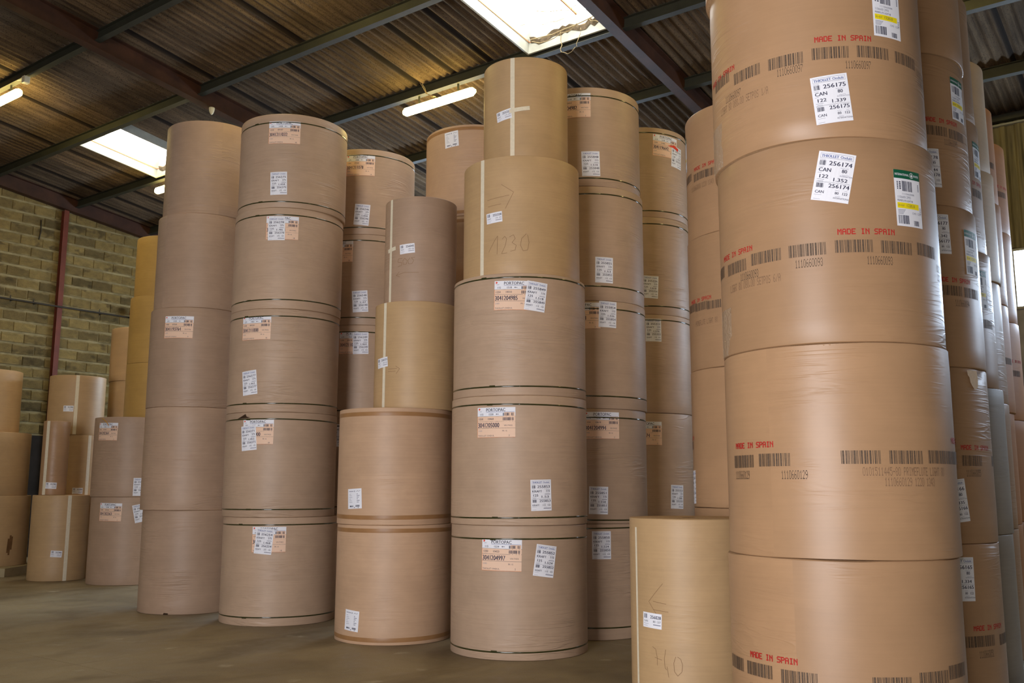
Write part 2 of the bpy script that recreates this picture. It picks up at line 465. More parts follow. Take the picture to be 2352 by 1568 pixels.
def core_mesh(h):
    key = round(h, 3)
    if key not in _core:
        b = MB(); seg = 20
        for a, s in ((.056, 1), (.044, -1)):
            n = len(b.v)
            for j in range(seg):
                t = 2*math.pi*j/seg
                b.v += [(a*math.cos(t), a*math.sin(t), 0.001), (a*math.cos(t), a*math.sin(t), h-0.001)]
            for j in range(seg):
                j2 = (j+1) % seg; q = (n+2*j, n+2*j2, n+2*j2+1, n+2*j+1)
                b.f.append(q if s > 0 else q[::-1]); b.i.append(0)
        for j in range(seg):
            j2 = (j+1) % seg
            b.f.append((2*j+1, 2*j2+1, 2*seg+2*j2+1, 2*seg+2*j+1)); b.i.append(0)
        _core[key] = b.build('core_tube', M['core'], True)
    return _core[key]
def band(name, r, z, hw, thick, mat, parent, wob=0.003, seed=1, seg=96):
    rr = random.Random(seed); p1, p2 = rr.uniform(0, 6), rr.uniform(0, 6); v = []; f = []
    prof = [(0.0, -hw), (thick, -hw*.75), (thick*1.15, 0), (thick, hw*.75), (0.0, hw)]
    n = len(prof)
    for j in range(seg):
        t = 2*math.pi*j/seg; dz = wob*(math.sin(t+p1)+.5*math.sin(2*t+p2))
        for a, q in prof: v.append(((r+.0006+a)*math.sin(t), -(r+.0006+a)*math.cos(t), z+q+dz))
    for j in range(seg):
        j2 = (j+1) % seg
        for k in range(n-1): f.append((j*n+k, j2*n+k, j2*n+k+1, j*n+k+1))
    return obj(name, mesh(name, v, f, mat, None, True), parent)
def ribbon(name, pts, r, wd, mat, parent, off=.0015):
    # a pencil stroke: points are (phi degrees, z) on the roll
    f = Flat(); P = [(R_(p)*r, z) for p, z in pts]
    for k in range(len(P)-1):
        (x0, z0), (x1, z1) = P[k], P[k+1]; L = math.hypot(x1-x0, z1-z0) or 1e-6
        nx, nz = -(z1-z0)/L*wd/2, (x1-x0)/L*wd/2; m = max(1, int(L/.03))
        for q in range(m):
            a, b = q/m, (q+1)/m
            A = (x0+(x1-x0)*a, z0+(z1-z0)*a); B = (x0+(x1-x0)*b, z0+(z1-z0)*b)
            f.poly([(A[0]+nx, A[1]+nz), (A[0]-nx, A[1]-nz), (B[0]-nx, B[1]-nz), (B[0]+nx, B[1]+nz)], 0)
    return f
def strokes(name, lines, r, wd, mat, parent):
    F = Flat()
    for L in lines:
        f = ribbon(name, L, r, wd, mat, parent); b = len(F.v)
        F.v += f.v; F.f += [tuple(b+k for k in q) for q in f.f]; F.i += f.i
    return wrapped(name, F, r, 0, 0, 0, .0012, [mat], parent)
def flap(name, r, ph0, ph1, z0, z1, mat, parent, th=.003, seg=40):
    # an overlapping sheet of wrapper with a visible edge
    v = []; f = []; sm = []
    for j in range(seg+1):
        t = R_(ph0+(ph1-ph0)*j/seg)
        lift = th*min(1.0, (seg-j)/6.0)+.0002
        for z in (z0, z1): v.append(((r+lift)*math.sin(t), -(r+lift)*math.cos(t), z))
    for j in range(seg): f.append((2*j, 2*j+2, 2*j+3, 2*j+1)); sm.append(True)
    # cut edges
    n = len(v)
    for j in range(seg+1):
        t = R_(ph0+(ph1-ph0)*j/seg)
        lift = th*min(1.0, (seg-j)/6.0)+.0002
        for z in (z0, z1):
            for a in (0, lift): v.append(((r+a)*math.sin(t), -(r+a)*math.cos(t), z))
    for j in range(seg):
        a = n+4*j; b = a+4
        f += [(a, b, b+1, a+1), (a+2, a+3, b+3, b+2)]; sm += [False, False]
    f.append((n, n+1, n+3, n+2)); sm.append(False)
    me = mesh(name, v, f, mat); me.polygons.foreach_set('use_smooth', sm)
    return obj(name, me, parent)
# ------------------------------------------------------------------ rolls and what is printed on them
# centre x, centre y, radius, bottom, top of every roll, foot of each stack first
ROLLS = {
'C':[(0.076,9.925,0.695,0,1.251),(0.076,9.925,0.703,1.251,2.508),(0.08,9.925,0.697,2.508,3.736),(0.101,9.924,0.623,3.736,4.989),(0.147,9.924,0.461,4.989,6.139)],
'A':[(-4.345,13.046,0.63,0,1.31),(-4.383,13.033,0.63,1.31,2.655),(-4.386,13.032,0.63,2.655,3.987),(-4.36,13.04,0.63,3.987,5.291),(-4.326,13.052,0.62,5.291,6.618)],
'B':[(-2.907,12.106,0.699,0,1.256),(-2.938,12.098,0.69,1.256,2.51),(-2.941,12.098,0.687,2.51,3.781),(-2.934,12.099,0.691,3.781,5.066),(-2.914,12.104,0.692,5.066,6.299)],
'S':[(-2.116,13.333,0.68,0,1.26),(-2.116,13.333,0.68,1.26,2.53),(-2.116,13.333,0.68,2.53,3.792),(-2.116,13.333,0.68,3.792,5.061),(-2.116,13.333,0.68,5.061,6.291)],
'D':[(-1.3,10.711,0.632,0,1.219),(-1.311,10.71,0.63,1.219,2.458),(-1.102,10.734,0.47,2.458,3.656),(-1.066,10.737,0.415,3.656,4.874)],
'E':[(-0.502,12.29,0.66,0,1.26),(-0.502,12.29,0.66,1.26,2.52),(-0.502,12.29,0.66,2.52,3.78),(-0.502,12.29,0.66,3.78,5.028),(-0.502,12.29,0.66,5.028,6.248)],
'G':[(0.869,11.126,0.69,0,1.223),(0.874,11.126,0.695,1.223,2.476),(0.894,11.124,0.69,2.476,3.693),(0.888,11.125,0.69,3.693,5.031),(0.865,11.126,0.69,5.031,6.229)],
'H':[(1.722,12.734,0.7,0,1.245),(1.722,12.734,0.7,1.245,2.554),(1.735,12.732,0.7,2.554,3.829),(1.741,12.731,0.69,3.829,5.136),(1.749,12.73,0.68,5.136,6.378)],
'R':[(2.02,5.946,0.668,0,1.222),(2.034,5.942,0.671,1.222,2.432),(2.027,5.944,0.667,2.432,3.649),(2.005,5.951,0.661,3.649,4.88),(1.983,5.959,0.66,4.88,6.1)],
'Q':[(2.974,7.362,0.665,0,1.23),(2.977,7.361,0.665,1.23,2.476),(2.981,7.359,0.665,2.476,3.677),(2.966,7.365,0.665,3.677,4.861),(2.974,7.362,0.665,4.861,6.1)],
'P':[(3.694,8.605,0.7,0,1.23),(3.699,8.598,0.7,1.23,2.458),(3.707,8.594,0.665,2.458,3.663),(3.689,8.602,0.665,3.663,4.879),(3.674,8.609,0.665,4.879,6.08)],
'O':[(4.47,9.766,0.6,0,1.22),(4.47,9.766,0.6,1.22,2.44),(4.47,9.766,0.6,2.44,3.661),(4.465,9.768,0.62,3.661,4.814),(4.448,9.776,0.62,4.814,5.986)],
'N':[(5.126,10.96,0.62,0,1.22),(5.126,10.96,0.62,1.22,2.44),(5.138,10.955,0.63,2.44,3.658),(5.14,10.954,0.63,3.658,4.85),(5.128,10.96,0.63,4.85,5.998)],
'M':[(5.82,12.07,0.66,0,1.22),(5.82,12.07,0.66,1.22,2.43),(5.82,12.07,0.66,2.43,3.639),(5.82,12.07,0.65,3.639,4.789),(5.827,12.067,0.64,4.789,5.955)],
'F':[(1.406,7.642,0.467,0,1.383)],
'I':[(-8.036,17.106,0.476,0,1.463),(-8.185,17.036,0.219,1.463,2.77)],
'J':[(-8.328,18.403,0.6,0,1.45),(-8.426,18.359,0.492,1.45,2.581),(-8.465,18.341,0.503,2.581,3.712)],
'K':[(-6.594,16.641,0.66,0,1.442),(-6.613,16.633,0.66,1.442,2.782)],
'L':[(-6.723,17.985,0.62,0,1.35),(-6.723,17.985,0.62,1.35,2.7),(-6.728,17.983,0.62,2.7,3.888),(-6.727,17.983,0.62,3.888,5.157),(-6.687,17.998,0.61,5.157,6.32)],
'U':[(-7.726,19.527,0.6,0,1.27),(-7.726,19.527,0.6,1.27,2.54),(-7.715,19.531,0.6,2.54,3.725),(-7.732,19.525,0.6,3.725,4.82)],
'T':[(2.307,8.691,0.64,0,1.44),(2.308,8.691,0.64,1.44,2.67),(2.31,8.69,0.64,2.67,3.90),(2.318,8.688,0.64,3.90,5.10)],
'W':[(-9.89,18.30,0.63,0.15,1.445),(-9.964,18.258,0.64,1.445,2.625),(-10.14,18.16,0.61,2.625,3.81)],
}
# tickets (roll, kind, angle on the roll, height, tilt, words) and printing (roll, kind, angle, height, words)
ITEMS = [
('C1','port',-14.8,0.971,1,'115','1524','1250','10423','3041204997','V017432','FR 15','2'),
('C1','kraft',20.6,0.917,8,'255852','115','1.524'),
('C2','port',-19.7,0.991,0,'115','1530','1250','10460','3041205000','V017432','FR 15','2'),
('C2','kraft',17.3,0.289,-1.5,'255853','115','1.53'),
('C3','port',-5.2,0.997,1,'115','1518','1250','10555','3041204985','V017432','FR 15','2'),
('C3','kraft',13.1,0.988,7,'255849','115','1.518'),
('C4','small',-27.3,0.607,-4,'255328','KRAFT','115 125'),
('C4','stripe',-41.1,0.678,0),
('C5','stripe',-18.5,0.624,0),
('C5','cross',-9.1,0.563,-6),
('C5','small',-31.1,0.52,-8,'255325','KRAFT','115 125'),
('A3','port',-5.7,1.06,1,'175','1550','1400','07330','3041193764','V017736','FR 16','9'),
('B1','port',2.4,0.997,0,'275','1468','1250','09163','3041211000','V017432','FR 16','18'),
('B1','kraft',-2.2,0.977,5,'256254','275','1.468'),
('B2','port',-11.0,1.011,0,'275','1452','1250','09104','3041211000','V017432','FR 16','18'),
('B2','kraft',-20.5,0.94,-5,'256271','275','1.452'),
('B3','port',-17.8,1.033,0,'275','1462','1250','09154','3041211008','V017432','FR 16','18'),
('B3','kraft',-22.3,0.358,-6,'256277','275','1.462'),
('B4','port',5.7,1.022,0,'275','1460','1250','09144','3041211024','V017432','FR 16','18'),
('B4','kraft',-0.1,1.01,-1,'256278','275','1.46'),
('B5','port',2.3,0.981,0,'275','1458','1250','09107','3041211032','V017432','FR 16','18'),
('B5','kraft',-1.5,0.312,-2,'256275','275','1.458'),
('S5','port',-0.2,0.986,0,'275','1458','1250','09202','3041211078','V017432','FR 16','18'),
('S5','kraft',2.9,0.277,4,'256246','275','1.458'),
('S4','port',-23.2,1.027,0,'275','1470','1250','09163','3041211046','V017432','FR 16','18'),
('S4','kraft',3.5,0.325,-4,'256248','275','1.47'),
('S3','port',-2.7,1.015,0,'275','1464','1250','09190','3041211036','V017432','FR 16','18'),
('S3','kraft',5.3,1.01,-2,'256249','275','1.464'),
('S2','kraft',-19.4,1.035,0,'256254','275','1.464'),
('D1','plain',-36.4,0.235,4),
('D2','plain',-35.4,0.273,-3),
('D3','small',-46.2,0.521,-5,'254373','TEST','130 122'),
('D3','stripe',-42.0,0.62,0),
('D4','small',-16.2,0.608,-4,'256045','TEST','130 122'),
('D4','stripe',-49.0,0.635,0),
('D4','cross',-46.6,0.621,-8),
('E5','plain',-25.7,1.038,-4),
('G5','port',-12.9,0.974,0,'115','1518','1250','10353','3041204982','V017432','FR 15','2'),
('G5','kraft',3.3,0.266,-1.5,'255848','115','1.518'),
('G4','kraft',13.1,0.355,1,'255855','115','1.53'),
('G3','port',-8.5,1.044,0,'115','1526','1250','10437','3041204988','V017432','FR 15','2'),
('G3','kraft',15.4,1.062,2,'255854','115','1.526'),
('G2','port',10.5,1.067,0,'115','1558','1250','10614','3041204994','V017432','FR 15','2'),
('G2','kraft',6.0,0.252,1.5,'255851','115','1.558'),
('G1','kraft',8.8,0.996,0,'255850','115','1.524'),
('H5','port',27.6,0.995,2,'115','1618','1250','11005','3041196642','V017100','FR 15','2'),
('H5','kraft',43.9,0.878,4,'255323','115','1.618'),
('H4','kraft',5.0,0.364,3,'255326','115','1.618'),
('H3','kraft',7.7,1.069,0,'255322','115','1.576'),
('H2','port',-0.9,1.048,0,'115','1588','1250','10800','3041196674','V017100','FR 15','2'),
('H2','kraft',33.0,0.251,2,'255323','115','1.588'),
('R4','inter',23.1,0.814,0,'1220.0'),
('R4','can',-10.2,0.24,-5,'256175','80','122','1.339'),
('R3','can',-13.3,0.974,12,'256174','80','122','1.352'),
('R3','inter',26.6,0.859,-1,'1220.0'),
('R2','can',10.8,0.263,-2,'256182','80','122','1.343'),
('R1','can',10.8,1.019,1,'256170','80','122','1.345'),
('Q4','inter',42.5,0.87,0,'1220.0'),
('Q4','can',9.3,0.28,-2,'256178','80','122','1.344'),
('Q3','can',11.5,0.977,-2,'256177','80','122','1.342'),
('Q3','inter',42.8,0.868,0,'1220.0'),
('Q2','can',11.0,0.294,-6,'256166','80','122','1.335'),
('Q1','can',12.4,0.992,1,'256165','80','122','1.334'),
('P4','inter',49.5,0.857,0,'1220.0'),
('P3','inter',33.3,0.861,0,'1220.0'),
('T4','inter',-100.8,0.875,0,'1220.0'),
('T2','can',-91.0,0.18,-2,'256180','80','122','1.341'),
('F1','small',-48.9,0.628,2,'256028','CAN','80 137'),
('F1','stripe',-70.2,0.688,0),
('J3','small',8.9,0.488,0,'252980','KRAFT','115 125'),
('J3','stripe',23.9,0.557,0),
('J2','stripe',52.6,0.629,0),
('J2','small',33.8,0.082,1,'252984','KRAFT','115 125'),
('I2','stripe',-13.8,0.659,0),
('I2','small',18.1,0.165,2,'252981','KRAFT','115 125'),
('I1','stripe',40.6,0.797,0),
('I1','small',21.8,0.462,4,'252985','KRAFT','115 125'),
('K2','port',-20.5,1.089,1,'115','1550','1430','07330','3041202364','V017432','FR 15','2'),
('K2','kraft',32.5,0.166,0,'255340','115','1.558'),
('K1','port',-9.3,1.191,1,'115','1548','1430','07320','3041202363','V017432','FR 15','2'),
('K1','kraft',33.4,1.175,-12,'255341','115','1.553'),
('R4','made',-2.5,0.619),
('R4','made',-78.8,0.609),
('R4','bar',-78.4,0.571),
('R4','bar',-55.8,0.522),
('R4','bar',-32.5,0.521),
('R4','bar',-9.7,0.529),
('R4','bar',13.0,0.534),
('R4','bar',36.0,0.533),
('R4','num',-66.5,0.434,'1110660097'),
('R4','num',-30.2,0.465,'1110660097'),
('R4','num',4.4,0.46,'1110660097'),
('R4','code',-60.6,0.365,'LIGHT 80 080.00 SETPOS 1/A'),
('R4','code2',46.4,0.471),
('R3','made',1.7,0.645),
('R3','made',-72.5,0.627),
('R3','bar',-96.2,0.552),
('R3','bar',-72.1,0.537),
('R3','bar',-50.1,0.551),
('R3','bar',-27.8,0.553),
('R3','bar',-5.3,0.558),
('R3','bar',17.2,0.555),
('R3','bar',39.5,0.566),
('R3','num',-61.2,0.474,'1110660093'),
('R3','num',-27.0,0.485,'1110660093'),
('R3','num',7.4,0.484,'1110660093'),
('R3','code',-59.9,0.411,'LIGHT 80 080.00 SETPOS 6/A'),
('R3','code2',48.9,0.457),
('R2','made',-64.3,0.645),
('R2','made',64.9,0.668),
('R2','bar',-72.2,0.55),
('R2','bar',-50.3,0.554),
('R2','bar',-8.3,0.563),
('R2','bar',14.0,0.563),
('R2','bar',36.0,0.567),
('R2','bar',53.8,0.567),
('R2','num',-73.1,0.48,'1110660129'),
('R2','num',-39.3,0.478,'1110660129'),
('R2','code',15.4,0.484,'0101511445-80 PRIMEFLUTE LIGHT 80'),
('R2','code',16.2,0.427,'1110660129 1220 1343'),
('R1','made',-54.9,0.663),
('R1','bar',-85.5,0.583),
('R1','bar',-63.6,0.583),
('R1','bar',-40.4,0.576),
('R1','bar',1.8,0.576),
('R1','bar',24.3,0.596),
('R1','bar',43.3,0.615),
('R1','num',-63.8,0.487,'1110660117'),
('Q4','made',23.4,0.661),
('Q4','bar',17.4,0.576),
('Q4','bar',37.4,0.573),
('Q4','num',30.3,0.51,'1110660095'),
('Q3','made',22.8,0.64),
('Q3','bar',18.6,0.559),
('Q3','bar',39.0,0.557),
('Q3','num',28.0,0.481,'1110660094'),
('Q2','made',32.6,0.672),
('Q2','bar',27.3,0.578),
('Q2','bar',63.1,0.58),
('Q2','num',27.8,0.501,'1110660055'),
('Q1','made',33.1,0.659),
('Q1','bar',14.2,0.57),
('Q1','bar',27.4,0.57),
('Q1','bar',52.6,0.562),
('Q1','num',28.3,0.494,'1110660051'),
('P4','made',39.4,0.634),
('P4','bar',44.4,0.542),
('P3','bar',39.1,0.56),
('M5','made',37.1,0.599),
('M5','bar',37.7,0.498),
('N5','bar',38.9,0.45),
('M3','made',36.8,0.726),
('M3','bar',35.6,0.573),
('N3','bar',44.4,0.578),
('T4','made',-58.1,0.654),
('T4','bar',-88.2,0.606),
('T4','bar',-64.8,0.573),
('T4','bar',-48.1,0.568),
('T4','code',-64.0,0.474,'1110660088 1220 1340'),
('T3','made',-69.8,0.64),
('T3','bar',-83.2,0.584),
('T3','bar',-67.0,0.574),
('T3','bar',-50.1,0.566),
('T3','code',-62.6,0.425,'PRIMEFLUTE LIGHT 80'),
('T2','made',-89.7,0.623),
('T2','bar',-100.8,0.557),
('T2','bar',-73.2,0.551),
('T2','num',-64.4,0.478,'1110660097'),
]
STRAPS = {'C1': (.08, 1.12), 'C2': (.074, 1.167), 'C3': (.091, 1.188), 'B1': (.096, 1.169), 'B2': (.091, 1.164),
          'B3': (.105, 1.181), 'B4': (.11, 1.189), 'B5': (.08, 1.12), 'S5': (1.136, .095), 'S4': (1.183, .102), 'S3': (.1, 1.165),
          'S2': (.1, 1.165), 'S1': (.1, 1.165), 'G5': (1.088, .093), 'G4': (1.25, .17), 'G3': (1.13, .14), 'G2': (1.15, .04),
          'G1': (1.18, .132), 'H5': (1.168, .087), 'H4': (1.219, .116), 'H3': (1.2,)}
TAPES = {'D1': (.06, 1.165), 'D2': (.085, 1.175), 'E5': (1.17, .055), 'E4': (1.19, .05), 'E3': (1.19, .05)}
STACKS = {
 'C': ('kraft_pink', 'rolls of the strapped stack at the centre front', [
  'strapped brown kraft roll with ticket 255852, at the foot of its stack',
  'strapped brown kraft roll with ticket 255853 and ticket 3041205000',
  'strapped brown kraft roll with ticket 255849 partly over an orange ticket',
  'slimmer golden kraft roll pencilled 1230 with an arrow, white tape down it',
  'slim golden kraft roll under the skylight with crossed white tapes, topmost of its stack']),
 'A': ('kraft_plain', 'plain rolls of the tall unstrapped stack', [
  'plain unstrapped kraft roll with a scuffed lower rim, foot of the tall unstrapped stack',
  'plain kraft roll without any ticket, second from the floor in the unstrapped stack',
  'unstrapped kraft roll with one orange and white ticket numbered 3041193764',
  'plain kraft roll just above the roll with ticket 3041193764',
  'plain kraft roll topping the tall unstrapped stack below the small skylight']),
 'B': ('kraft_pink', 'rolls of the strapped stack with 275 tickets', [
  'strapped kraft roll with tilted white ticket 256254 over an orange one, on the floor',
  'strapped kraft roll with white ticket 256271, a torn flap at its upper rim',
  'strapped kraft roll with a tilted white ticket 256277 low on its side',
  'strapped kraft roll with white ticket 256278 stuck over its orange ticket',
  'strapped kraft roll with orange ticket 3041211032 and white ticket 256275, top of its stack']),
 'S': ('kraft_pink', 'rolls of the strapped stack behind the 275 stack', [
  'strapped kraft roll at the foot of the stack behind ticket 256254, mostly hidden',
  'strapped kraft roll half hidden behind the brown-taped roll, second from the floor',
  'strapped kraft roll with white ticket 256249 over an orange one, behind its neighbour',
  'strapped kraft roll with white ticket 256248 and a cropped orange ticket above',
  'strapped kraft roll with orange ticket 3041211078 and ticket 256246, top of its stack']),
 'D': ('kraft_peach', 'rolls of the brown-taped stack', [
  'peach kraft roll banded with brown tape, small white ticket low down, on the floor',
  'peach kraft roll banded with brown tape, standing on the lower brown-taped roll',
  'slim golden kraft roll with ticket 254373 on white tape, standing on the brown-taped rolls',
  'slimmest roll of the brown-taped stack, pencilled 500 with ticket 256045']),
 'E': ('kraft_peach', 'rolls of the taped stack behind the slim rolls', [
  'taped peach roll hidden at the foot of the stack behind the roll pencilled 500',
  'taped peach roll hidden behind the roll with ticket 254373, second from the floor',
  'taped peach roll in the middle of the stack behind the roll pencilled 500',
  'taped peach roll fourth from the floor, glimpsed beside the roll pencilled 1230',
  'taped peach roll with a square white ticket near its rim, top of its stack']),
 'G': ('kraft_pink', 'rolls of the strapped stack behind the central one', [
  'strapped kraft roll with ticket 255850, standing on the floor behind the slim roll',
  'strapped kraft roll with ticket 255851 and orange ticket 3041204994',
  'strapped kraft roll with ticket 255854 beside a half hidden orange ticket',
  'strapped kraft roll with a single white ticket 255855',
  'strapped kraft roll with ticket 255848 and half hidden orange ticket, top of its stack']),
 'H': ('kraft_pink', 'rolls of the farther strapped stack', [
  'kraft roll hidden at the foot of the stack carrying ticket 255322',
  'kraft roll with a cropped orange ticket ending 74, below the roll with ticket 255322',
  'kraft roll with white ticket 255322 near its top edge',
  'strapped kraft roll with half hidden white ticket 255326',
  'strapped kraft roll with red-stained orange ticket 3041196642, top of its stack']),
 'R': ('flute', 'printed rolls of the nearest big stack', [
  'printed brown roll with ticket 256170, at the foot of the nearest big stack',
  'printed brown roll with ticket 256182 and a lighter wrapper overlap',
  'printed brown roll with tilted ticket 256174 and a green-headed ticket',
  'printed brown roll with ticket 256175 below red lettering',
  'printed brown roll on top of the nearest big stack, cut by the frame']),
 'Q': ('flute', 'printed rolls of the second big stack', [
  'printed brown roll with ticket 256165 half hidden by the nearest big stack',
  'printed brown roll with a torn white patch and tilted ticket 256166',
  'printed brown roll with cropped ticket 256177 and a green-headed ticket',
  'printed brown roll with cropped ticket 256178 below red lettering',
  'brown roll overhanging the printed roll with ticket 256178, top of its stack']),
 'P': ('flute', 'rolls of the third big stack', [
  'wide grey-wrapped roll on the floor behind the rolls with ticket 256165',
  'wide grey-wrapped roll standing on another grey-wrapped roll',
  'brown roll with a narrow green-headed ticket, standing on the grey-wrapped rolls',
  'brown roll with a green and yellow ticket, fourth from the floor behind ticket 256177',
  'brown roll topping the stack that starts with two grey-wrapped rolls']),
 'O': ('flute', 'rolls of the pale-topped stack', [
  'brown roll at the foot of the stack with two pale upper rolls',
  'brown roll second from the floor under the two pale rolls',
  'brown roll directly under the two pale rolls, dark shadow at its rim',
  'pale cream roll, lower of the two pale ones in the row',
  'pale cream roll with a rounded bright top, standing highest on the other pale roll']),
 'N': ('orange', 'rolls of the orange-brown stack', [
  'orange-brown roll at the foot of the stack behind the pale rolls',
  'orange-brown roll second from the floor behind the pale rolls',
  'orange-brown roll in the middle of the stack behind the pale rolls',
  'orange-brown roll just under the top of the stack behind the pale rolls',
  'orange-brown roll with dark bars near the eave, top of the stack behind the pale rolls']),
 'M': ('orange', 'rolls of the last stack by the bright window', [
  'orange-brown roll at the foot of the last stack before the window wall',
  'orange-brown roll second from the floor in the last stack by the window wall',
  'printed orange-brown roll below the sill of the bright window',
  'orange-brown roll standing in front of the bright window',
  'printed orange-brown roll topping the last stack, against the corrugated wall']),
 'T': ('flute', 'printed rolls of the stack behind the nearest big one', [
  'brown roll mostly hidden behind the slim taped roll, at the floor',
  'printed brown roll with a narrow white ticket sliver, behind the slim taped roll',
  'printed brown roll with red lettering, third from the floor left of ticket 256174',
  'printed brown roll with a rounded free top, left of the nearest big stack']),
 'F': ('kraft_gold', None, ['short slim golden roll with ticket 256028 and a large pencil arrow, alone on the floor']),
 'I': ('kraft_gold', 'partly used rolls by the block wall', [
  'short golden roll with white tape on the floor, before the block wall',
  'narrowest golden roll with white tape, standing on the short floor roll']),
 'J': ('kraft_gold', 'partly used rolls in the rear stack by the block wall', [
  'golden roll hidden on the floor behind the short taped roll',
  'golden roll with crinkled white tape, between the narrow roll and the ticketed stack',
  'shining golden roll in front of the red post, topmost, white tape down it']),
 'K': ('kraft_plain', 'rolls of the low two-roll stack', [
  'kraft roll with orange ticket 3041202363, lower of the low two-roll stack',
  'kraft roll with an orange ticket and yellow tie, upper of the low two-roll stack']),
 'L': ('yellow', 'rolls of the yellow-lit stack', [
  'yellowish roll at the foot of the stack behind the low two-roll stack',
  'yellowish roll hidden behind the orange-ticketed upper roll',
  'yellowish roll just above the low two-roll stack',
  'yellowish roll second from the top of its stack',
  'yellowish ringed roll with a bright rounded top under the red rafter']),
 'U': ('kraft_gold', 'rolls of the narrow glimpsed stack', [
  'tan roll at the foot of the stack next to the block wall',
  'tan roll second from the floor next to the block wall',
  'tan roll third from the floor, between shining golden roll and yellowish stack',
  'tan roll topping the narrow glimpsed stack beside the yellowish stack']),
 'W': ('kraft_gold', 'rolls of the stack on the concrete plinth', [
  'wide stained roll standing on the concrete plinth by the block wall',
  'golden roll in the middle of the stack on the concrete plinth',
  'golden roll with a pencil circle, top of the stack on the concrete plinth']),
}
TINT = {'C4': 'kraft_gold', 'C5': 'kraft_gold', 'D3': 'kraft_gold', 'D4': 'kraft_plain', 'P1': 'grey', 'P2': 'grey', 'O4': 'pale', 'O5': 'pale',
        'O1': 'flute', 'I2': 'flute', 'K2': 'kraft_plain'}

# ================================================================== the hall shell
def sl_mat(u, v, z):      # frame of a piece lying in the roof slope (x down the slope, y along the ridge)
    return HALL @ Matrix.Translation((u, v, z)) @ Matrix.Rotation(SLA, 4, 'Y')
zs = lambda z0, u: z0-SL*u
# --- floor
m, nt, b = nodes('concrete_floor')
f1 = noise(nt, 0.55, 5, 0.6, 0.6); f2 = noise(nt, 4.0, 6, 0.65); f3 = noise(nt, 90.0, 2, 0.5)
c1 = ramp(nt, [(0.30, lin(114, 99, 72)), (0.5, lin(146, 130, 100)), (0.72, lin(166, 151, 120))], f1).outputs[0]
c2 = mixc(nt, 0.35, c1, ramp(nt, [(0.3, lin(108, 94, 69)), (0.7, lin(166, 151, 122))], f2).outputs[0])
c3 = mixc(nt, 0.15, c2, ramp(nt, [(0.35, lin(60, 50, 38)), (0.6, lin(160, 146, 118))], f3).outputs[0])
# long scuff marks
tc = N(nt, 'ShaderNodeTexCoord'); mp = N(nt, 'ShaderNodeMapping'); mp.inputs['Scale'].default_value = (0.6, 1.1, 1); mp.inputs['Rotation'].default_value = (0, 0, 0.55)
nt.links.new(tc.outputs['Object'], mp.inputs[0])
n5 = N(nt, 'ShaderNodeTexNoise', i_Scale=1.0, i_Detail=4.0, i_Distortion=0.8); nt.links.new(mp.outputs[0], n5.inputs['Vector'])
scf = ramp(nt, [(0.50, (0, 0, 0)), (0.66, (0.75, 0.75, 0.75))], n5.outputs['Fac']).outputs[0]
c4 = mixc(nt, scf, c3, lin(108, 94, 70))
n6 = noise(nt, 2.6, 3, 0.5)
c4 = mixc(nt, ramp(nt, [(0.66, (0, 0, 0)), (0.78, (0.5, 0.5, 0.5))], n6).outputs[0], c4, lin(206, 196, 172))
nt.links.new(c4, b.inputs['Base Color'])
b.inputs['Roughness'].default_value = 0.55; b.inputs['Specular IOR Level'].default_value = 0.35
nt.links.new(ramp(nt, [(0.3, (0.42, 0.42, 0.42)), (0.7, (0.7, 0.7, 0.7))], f2).outputs[0], b.inputs['Roughness'])
bp = N(nt, 'ShaderNodeBump', i_Strength=0.15, i_Distance=0.01); nt.links.new(f2, bp.inputs['Height']); nt.links.new(bp.outputs[0], b.inputs['Normal'])
M['floor'] = m
M['joint'] = simple('floor_joint', lin(58, 48, 36), 0.9, 0.1)
# slabs poured in bays, the joints are open grooves
us = [-7.0, -3.15, 0.85, 4.85, 8.85, 12.85, 16.7]; vs = [-9.0, -4.4, 2.1, 8.6, 15.1, 21.7]
fb = MB(); g = .004
fb.box(-7.2, 16.9, -9.2, 21.9, -.25, -.012, 1)
for i in range(len(us)-1):
    for j in range(len(vs)-1):
        fb.box(us[i]+g, us[i+1]-g, vs[j]+g, vs[j+1]-g, -.02, 0.0, 0)
struct(obj('floor', fb.build('floor', [M['floor'], M['joint']]), None, HALL), 'stained brown concrete floor with narrow joints')

